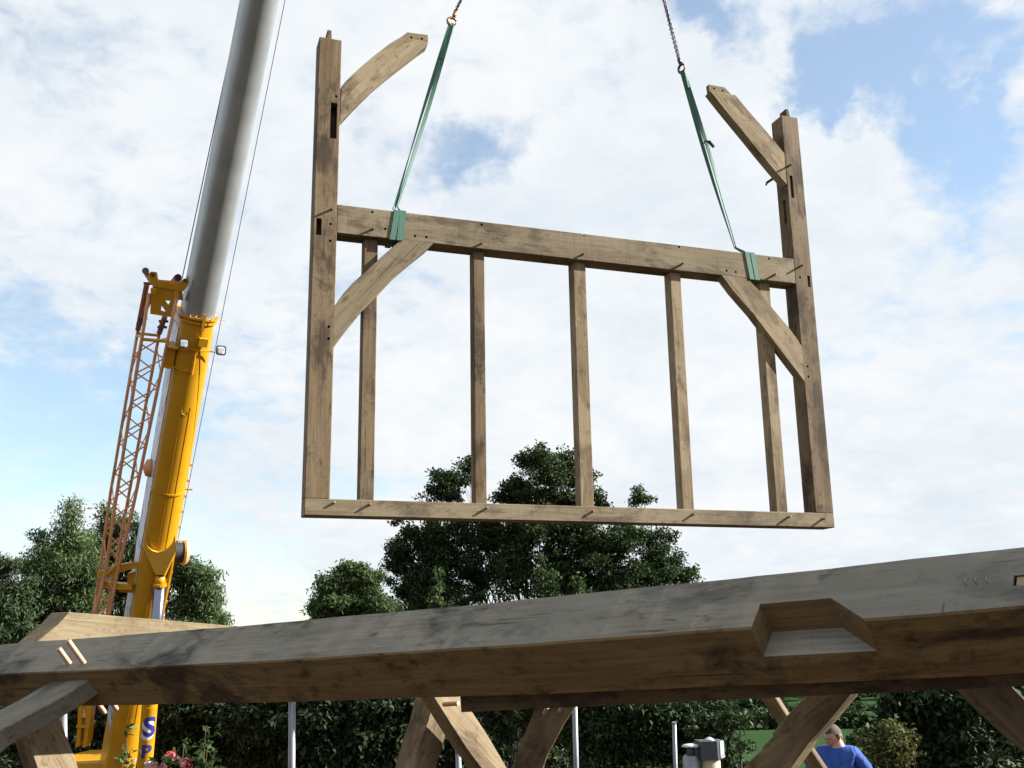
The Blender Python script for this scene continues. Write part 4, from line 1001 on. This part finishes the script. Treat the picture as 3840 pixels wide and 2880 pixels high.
# ------------------------------------------------------------------ poles and flues
def pole(px, Z, ytop, r, label, lean=0.0):
    a = P(px, 2880, Z); t = P(px + lean, ytop, Z); d = (t - a).normalized(); zb = hgt(a.x, a.y) - .1
    bpt = a - d * ((a.z - zb) / d.z)
    root = thing('metal_pole', label, 'pole', bpt, group='galvanised poles behind the near frame')
    Geo().tube([bpt, t], r, 14).mk('tube', GREYMET, root, smooth=True)
    Geo().tube([t - d * .01, t + d * .012], r * 1.06, 14).mk('end_cap', GREYMET, root)
pole(1094, 7.6, 2560, .026, 'thick galvanised pole standing left of the crossed braces', 2)
pole(2161, 9.4, 2580, .024, 'galvanised pole right beside the curved brown brace', -8)
pole(2533, 12.0, 2712, .024, 'thin grey pole with its top in view left of the mushroom cap', -5)
pole(1720, 8.4, 2820, .023, 'galvanised pole behind the foot of the pale brace', -2)
pole(240, 7.4, 2600, .026, 'galvanised pole between the lower left brace and the jib fork', -3)
zf = 13.5
f1 = P(2596, 2880, zf); gz1 = hgt(f1.x, f1.y)
flue = thing('vent_pipe', 'grey canister vent with a white mushroom cap', 'vent', V((f1.x, f1.y, gz1)))
sc = zf / FPX
ax = lambda px, py: P(px, py, zf)
c = ax(2592, 2840); ztop = ax(2592, 2835).z; rr = 33 * sc
Geo().tube([V((c.x, c.y, gz1 - .1)), V((c.x, c.y, ztop - .03)), V((c.x, c.y, ztop + .01))], [rr, rr, rr * .8], 20).mk('canister', GREYMET, flue, smooth=True)
zc = ax(2592, 2798).z
Geo().tube([V((c.x, c.y, ztop)), V((c.x, c.y, zc))], [rr * .5, rr * .42], 12).mk('neck', DARKMET, flue, smooth=True)
Geo().tube([V((c.x, c.y, zc - .012)), V((c.x, c.y, zc)), V((c.x, c.y, zc + .018)), V((c.x, c.y, zc + .028))], [rr * 1.02, rr * 1.06, rr * .8, rr * .3], 22).mk('cap', simple('cap_white', (.42, .42, .45), .4), flue, smooth=True)
c = ax(2665, 2860)
flue2 = thing('chimney_flue', 'cream column topped by a square dark grey metal cowl', 'flue', V((c.x, c.y, gz1)))
r2 = 36 * sc; z1 = ax(2665, 2842).z
Geo().tube([V((c.x, c.y, gz1 - .1)), V((c.x, c.y, z1 - .02)), V((c.x, c.y, z1))], [r2, r2, r2 * .94], 20).mk('column', CREAM, flue2, smooth=True)
zt = ax(2665, 2772).z; yv = V((math.cos(R(-24)), math.sin(R(-24)), 0)); xv = V((-yv.y, yv.x, 0))
w1, w2 = 50 * sc, 34 * sc
cw = V((c.x, c.y, 0)); cz = lambda z: V((c.x, c.y, z))
sx_ = V((.97, .1, 0)).normalized(); sy_ = V((-.1, .97, 0)).normalized()
def wallp(name, a, b, z0, z1, th, m): 
    d = (b - a); n_ = V((d.y, -d.x, 0)).normalized()
    return Geo().box(V((a.x, a.y, z0)), d, n_ * th, V((0, 0, z1 - z0))).mk(name, m, flue2)
LIGHTMET = simple('bright_metal', (.42, .45, .46), .35, metal=.4, var=.08)
cs = [cw - sx_ * 45 * sc - sy_ * .13, cw + sx_ * 15 * sc - sy_ * .17, cw + sx_ * 50 * sc - sy_ * .02, cw + sx_ * 48 * sc + sy_ * .17, cw - sx_ * 45 * sc + sy_ * .17]
Geo().prism([V((p.x, p.y, z1 + .01)) for p in cs], V((0, 0, zt - z1 - .03))).mk('cowl', DARKMET, flue2)
a_, b_ = cs[1], cs[2]; d_ = b_ - a_; n_ = V((d_.y, -d_.x, 0)).normalized()
Geo().box(V((a_.x, a_.y, z1 + .035)) + d_ * .35, d_ * .66, n_ * .012, V((0, 0, zt - z1 - .06))).mk('side_plate', LIGHTMET, flue2)
Geo().box(V((a_.x, a_.y, z1 + .006)) + d_ * .35, d_ * .7, n_ * .016, V((0, 0, .022))).mk('side_plate', LIGHTMET, flue2)
Geo().prism([V((p.x, p.y, z1 - .01)) for p in [cw + (q - cw) * 1.03 for q in cs]], V((0, 0, .02))).mk('rim', DARKMET, flue2)
Geo().tube([cz(zt - .02), cz(zt - .005), cz(zt + .02)], [.07, .06, .02], 14).mk('cap', LIGHTMET, flue2, smooth=True)

# ------------------------------------------------------------------ rose bush by the crane
rb = P(640, 2880, 6.4); rgz = hgt(rb.x, rb.y)
rose = thing('rose_bush', 'rose bush with pink and red blooms below the near beam', 'plant', V((rb.x, rb.y, rgz)))
st = Geo(); cen = []
rr_ = random.Random(5)
for x, y, xb in ((476, 2735, 500), (468, 2850, 510), (500, 2880, 520), (772, 2722, 740), (785, 2740, 745), (752, 2800, 730), (800, 2830, 745), (640, 2830, 640), (700, 2862, 680), (560, 2868, 600), (600, 2885, 620), (690, 2790, 690), (830, 2880, 760)):
    t = P(x, y, 6.3 + rr_.uniform(-.2, .3)); b = V((P(xb, 2880, 6.4).x, rb.y, rgz)); m = b.lerp(t, .6) + V((rr_.uniform(-.04, .04), 0, .05))
    st.tube([b, m, t], [.006, .0045, .002], 5)
    for k in range(16):
        f = 1 - rr_.random() ** 1.3 * .5; p = (m.lerp(t, (f - .5) * 2)); cen.append(p + V((rr_.uniform(-.05, .05), rr_.uniform(-.05, .05), rr_.uniform(-.03, .03))))
st.mk('stem', simple('stem', (.09, .07, .04), .7), rose)
co, loops = leaves(np.array([tuple(p) for p in cen]), 3, .035, .055, .028, 91)
mk_np('foliage', co, loops, 3, LEAF_MID, rose, Matrix.Translation(rb))
PINK = simple('rose_pink', (.55, .22, .25), .6, var=.2, scale=30); RED = simple('rose_red', (.45, .05, .07), .6, var=.25, scale=30)
for x, y, m, s in ((636, 2836, RED, .042), (652, 2842, PINK, .026), (692, 2862, PINK, .042), (706, 2868, RED, .03), (560, 2868, simple('rose_pale', (.6, .5, .5), .6), .032), (578, 2874, PINK, .03), (610, 2878, PINK, .028), (502, 2852, simple('rose_dim', (.5, .33, .28), .6), .018)):
    g = Geo(); c = P(x, y, 6.3)
    for k in range(22):
        d = V((rr_.gauss(0, 1), rr_.gauss(0, 1), rr_.gauss(0, .8) + .3)).normalized(); a = d.orthogonal().normalized(); b = d.cross(a)
        q = c + d * s * rr_.uniform(.3, .8); h = s * .55
        g.add([q - a * h, q + b * h * .7 + d * h * .3, q + a * h, q - b * h * .7 + d * h * .3], [(0, 1, 2, 3)])
    g.mk('blossom', m, rose)

# ------------------------------------------------------------------ the man in the blue T-shirt
def skin(vr, edges, root, sub=2):
    me = bpy.data.meshes.new('s'); me.from_pydata([v[:3] for v in vr], edges, []); o = bpy.data.objects.new('s', me); col.objects.link(o)
    m = o.modifiers.new('s', 'SKIN'); m.use_smooth_shade = True
    sk = me.skin_vertices[0].data
    for i, v in enumerate(vr): sk[i].radius = (v[3], v[4] if len(v) > 4 else v[3]); sk[i].use_root = (i == root)
    m2 = o.modifiers.new('u', 'SUBSURF'); m2.levels = sub; m2.render_levels = sub
    bpy.context.view_layer.update()
    e = bpy.data.meshes.new_from_object(o.evaluated_get(bpy.context.evaluated_depsgraph_get()))
    vv = [v.co.copy() for v in e.vertices]; ff = [tuple(p.vertices) for p in e.polygons]
    bpy.data.objects.remove(o); bpy.data.meshes.remove(me); bpy.data.meshes.remove(e); return vv, ff
hc_ = P(3122, 2762, 9.9); mz = hgt(hc_.x, hc_.y)
man = thing('person', 'man in a blue T-shirt looking down, half hidden by a brace', 'person', V((hc_.x, hc_.y, mz)))
fx = V((-.42, -.91, 0)).normalized()                               # chest direction
lx = V((-fx.y, fx.x, 0)); lx = lx if lx.x > 0 else -lx             # his left, the picture's right
HH = hc_.z - mz                                                    # height of the head's centre
ROOT = V((hc_.x + .03, hc_.y, mz))
def mp(l, f, z): return ROOT + lx * l + fx * f + V((0, 0, z))
k = HH / 1.54
kh = k * .94
SKIN_ = simple('skin', (.46, .25, .18), .5, var=.08, scale=12)
def L3(l, f, z, *r): p = mp(l * k, f * k, z * k); return (p.x, p.y, p.z, *[x * k for x in r])
body = [L3(0, -.02, .95, .13, .10), L3(0, -.01, 1.12, .125, .095), L3(0, -.02, 1.30, .15, .105), L3(0, -.03, 1.38, .11, .08), L3(0, -.02, 1.48, .058), L3(-.005, .025, 1.55, .056),
        L3(.145, -.03, 1.375, .05), L3(.21, -.03, 1.30, .046), L3(.29, -.04, 1.14, .042), L3(.33, .02, .98, .036), L3(.35, .09, .80, .028), L3(.355, .12, .73, .03, .018),
        L3(-.145, -.03, 1.375, .05), L3(-.21, -.02, 1.30, .046), L3(-.29, .0, 1.14, .042), L3(-.28, .10, .99, .036), L3(-.24, .24, .86, .028), L3(-.23, .29, .82, .03, .018),
        L3(.10, -.02, .88, .09), L3(.12, .01, .50, .06), L3(.13, -.03, .10, .042), L3(.14, .10, .035, .04),
        L3(-.10, -.02, .88, .09), L3(-.12, .03, .50, .06), L3(-.13, .02, .10, .042), L3(-.14, .15, .035, .04)]
be2 = [(0, 1), (1, 2), (2, 3), (3, 4), (4, 5), (3, 6), (6, 7), (7, 8), (8, 9), (9, 10), (10, 11), (3, 12), (12, 13), (13, 14), (14, 15), (15, 16), (16, 17), (0, 18), (18, 19), (19, 20), (20, 21), (0, 22), (22, 23), (23, 24), (24, 25)]
# five fingers on each hand
for wrist, sgn in ((11, 1), (17, -1)):
    w = V(body[wrist][:3]); e = V(body[wrist - 1][:3]); d = (w - e).normalized(); a = (fx - d * fx.dot(d)).normalized(); 
    for off, ln in ((-.030, .055), (-.010, .07), (.010, .075), (.030, .068)):
        i0 = len(body); q = w + a * off * k + d * .02 * k
        body += [(*q, .010 * k), (*(q + d * ln * .5 * k - lx * sgn * .008 * k), .009 * k), (*(q + d * ln * k - lx * sgn * .028 * k), .007 * k)]
        be2 += [(wrist, i0), (i0, i0 + 1), (i0 + 1, i0 + 2)]
    i0 = len(body); q = w + a * .035 * k - d * .01 * k
    body += [(*q, .011 * k), (*(q + a * .02 * k + d * .035 * k - lx * sgn * .02 * k), .009 * k)]; be2 += [(wrist, i0), (i0, i0 + 1)]
vv, ff = skin(body, be2, 0)
# head joined to the same body: an egg with brow, sockets, nose, lips, chin and ears
hf = V((-.82, -.46, -.58)).normalized(); hl = V((0, 0, 1)).cross(hf) * -1; hl = hl if hl.x > 0 else -hl
hl = (hl - hf * hl.dot(hf)).normalized(); hu = hl.cross(hf); hu = hu if hu.z > 0 else -hu
tilt = Quaternion(hf, R(-6)); hl = tilt @ hl; hu = tilt @ hu
hv, hfaces = [], []; nu, nv = 28, 20
def bump(x, y, cx, cy, sx, sy): return math.exp(-((x - cx) / sx) ** 2 - ((y - cy) / sy) ** 2)
HC = hc_
for j in range(nv + 1):
    th = math.pi * j / nv
    for i in range(nu):
        ph = 2 * math.pi * i / nu
        y = math.cos(th); r0 = math.sin(th); x = r0 * math.sin(ph); z = r0 * math.cos(ph)      # z is the face direction
        X, Y, Z_ = x * .076, y * .118, z * .098
        if y < 0: X *= 1 - .28 * (-y) ** 1.3; Z_ = Z_ * (1 - .12 * -y) + .014 * -y
        if z > 0:
            fa = min(1, z * 1.6)
            d = .026 * bump(x, y, 0, -.10, .12, .14) + .012 * bump(x, y, 0, .08, .10, .15) + .007 * bump(x, y, 0, .26, .5, .09) - .010 * (bump(x, y, .36, .12, .16, .10) + bump(x, y, -.36, .12, .16, .10))
            d += .006 * bump(x, y, 0, -.42, .22, .06) - .005 * bump(x, y, 0, -.47, .25, .03) + .005 * bump(x, y, 0, -.53, .2, .06) + .010 * bump(x, y, 0, -.80, .25, .14)
            Z_ += d * fa
        d2 = .016 * (bump(z, y, -.08, -.02, .16, .22)) if abs(x) > .8 else 0
        X += math.copysign(d2, x)
        hv.append(HC + hl * X * kh + hu * Y * kh + hf * (Z_ - .012) * kh)
for j in range(nv):
    for i in range(nu): hfaces.append((j * nu + i, j * nu + (i + 1) % nu, (j + 1) * nu + (i + 1) % nu, (j + 1) * nu + i))
nb_ = len(vv); bodyo = mk('body', vv + hv, ff + [tuple(i + nb_ for i in f) for f in hfaces], SKIN_, man, Matrix.Translation(ROOT), smooth=True)
for s in (-1, 1):
    g = Geo(); c = HC + hl * s * .079 * kh - hf * .012 * kh
    pts = [c + (hu * math.cos(R(a)) * .032 + (-hf) * math.sin(R(a)) * .018 + hl * s * (.006 + .008 * max(0, math.sin(R(a))))) * kh for a in range(-20, 200, 20)]
    g.tube(pts, [.007 * kh] * len(pts), 6); g.mk('ear', SKIN_, man, smooth=True)
    e = HC + (hl * s * .031 + hu * .014 + hf * .076) * k
    Geo().tube([e - hf * .008, e, e + hf * .006], [.004, .012, .004], 10).mk('eye', simple('eye_white', (.5, .48, .45), .3), man, smooth=True)
    eb = [HC + (hl * s * x + hu * (.032 - abs(x - .03) * .12) + hf * (.092 - x * .35)) * kh for x in (.012, .03, .05)]
    Geo().tube(eb, .0045 * kh, 5).mk('eyebrow', simple('brow', (.10, .07, .04), .8), man)
lp = [HC + (hl * x + hu * (-.056 + abs(x) * .1) + hf * (.088 - abs(x) * .5)) * kh for x in (-.024, -.01, 0, .01, .024)]
Geo().tube(lp, [.002, .005, .005, .005, .002], 5).mk('mouth', simple('lips', (.30, .10, .09), .5), man, smooth=True)
hrv, hrf = [], []
for j in range(9):
    th = R(96) * j / 8
    for i in range(24):
        ph = 2 * math.pi * i / 24; lim = th if math.cos(ph) < .35 else min(th, R(52)); y = math.cos(lim); r0 = math.sin(lim)
        hrv.append(HC + hl * (r0 * math.sin(ph) * .081) * kh + hu * (y * .124) * kh + hf * (r0 * math.cos(ph) * .103 - .012) * kh)
for j in range(8):
    for i in range(24): hrf.append((j * 24 + i, j * 24 + (i + 1) % 24, (j + 1) * 24 + (i + 1) % 24, (j + 1) * 24 + i))
mk('hair', hrv, hrf, simple('hair', (.05, .036, .024), .8, var=.3, scale=60), man, Matrix.Translation(HC), smooth=True)
shirt = [L3(0, -.02, .90, .165, .125), L3(0, -.01, 1.05, .16, .12), L3(0, -.015, 1.24, .185, .13), L3(0, -.03, 1.36, .155, .11), L3(0, -.025, 1.455, .078, .072),
         L3(.15, -.03, 1.385, .078), L3(.215, -.03, 1.30, .07), L3(.285, -.04, 1.17, .068), L3(-.15, -.03, 1.385, .078), L3(-.215, -.02, 1.30, .07), L3(-.285, .0, 1.17, .068)]
vv, ff = skin(shirt, [(0, 1), (1, 2), (2, 3), (3, 4), (3, 5), (5, 6), (6, 7), (3, 8), (8, 9), (9, 10)], 0)
def shirt_mat():
    m, nt, p = newmat('blue_shirt'); t = N(nt, 'ShaderNodeTexCoord').outputs['Object']
    f = noise(nt, mapping(nt, t, (3, 3, 1.2)), 3.0, 4, .5, 1.5)
    nt.links.new(mixc(nt, rng_map(nt, f, .3, .7), (.010, .042, .22), (.018, .075, .33)), p.inputs['Base Color'])
    p.inputs['Roughness'].default_value = .85
    b = N(nt, 'ShaderNodeBump', i_Strength=.8, i_Distance=.03); nt.links.new(f, b.inputs['Height']); nt.links.new(b.outputs[0], p.inputs['Normal']); return m
sh = mk('shirt', vv, ff, shirt_mat(), man, Matrix.Translation(ROOT), smooth=True)
# faint round print on the chest
pr_c = mp(.07 * k, .125 * k, 1.235 * k); g = Geo()
bpy.context.view_layer.update()
ring = []
for a in range(0, 361, 30):
    for rad in (.045, .052):
        o3 = pr_c + (lx * math.cos(R(a)) + V((0, 0, 1)) * math.sin(R(a))) * rad * k + fx * .3
        ok, loc, nor, idx = sh.ray_cast(WM[sh].inverted() @ o3, -fx)
        ring.append((WM[sh] @ loc + fx * .003) if ok else o3 - fx * .3)
g.add(ring, [(2 * i, 2 * i + 1, 2 * i + 3, 2 * i + 2) for i in range(12)])
for zz_ in (-.014, 0, .014):
    row = []
    for xx in (-.03, -.01, .01, .03):
        for dzz in (-.003, .003):
            o3 = pr_c + lx * xx * k + V((0, 0, zz_ + dzz)) * k + fx * .3; ok, loc, nor, idx = sh.ray_cast(WM[sh].inverted() @ o3, -fx)
            row.append((WM[sh] @ loc + fx * .003) if ok else o3 - fx * .3)
    g.add(row, [(0, 1, 3, 2), (2, 3, 5, 4), (4, 5, 7, 6)])
g.mk('chest_print', simple('print', (.10, .13, .26), .8), sh)
tr = [L3(0, -.02, .93, .16, .12), L3(.10, -.02, .84, .105), L3(.12, .01, .50, .08), L3(.13, -.02, .12, .07), L3(-.10, -.02, .84, .105), L3(-.12, .03, .50, .08), L3(-.13, .03, .12, .07)]
vv, ff = skin(tr, [(0, 1), (1, 2), (2, 3), (0, 4), (4, 5), (5, 6)], 0)
mk('trousers', vv, ff, simple('denim', (.03, .04, .07), .9, scale=20), man, Matrix.Translation(ROOT), smooth=True)
for i in (20, 24):
    a, b = V(body[i][:3]), V(body[i + 1][:3])
    Geo().tube([a - (b - a) * .4 - V((0, 0, .03)), a - V((0, 0, .045)), b, b + (b - a) * .5], [.05 * k, .058 * k, .055 * k, .03 * k], 8).mk('boot', simple('boot', (.06, .045, .03), .7), man, smooth=True)
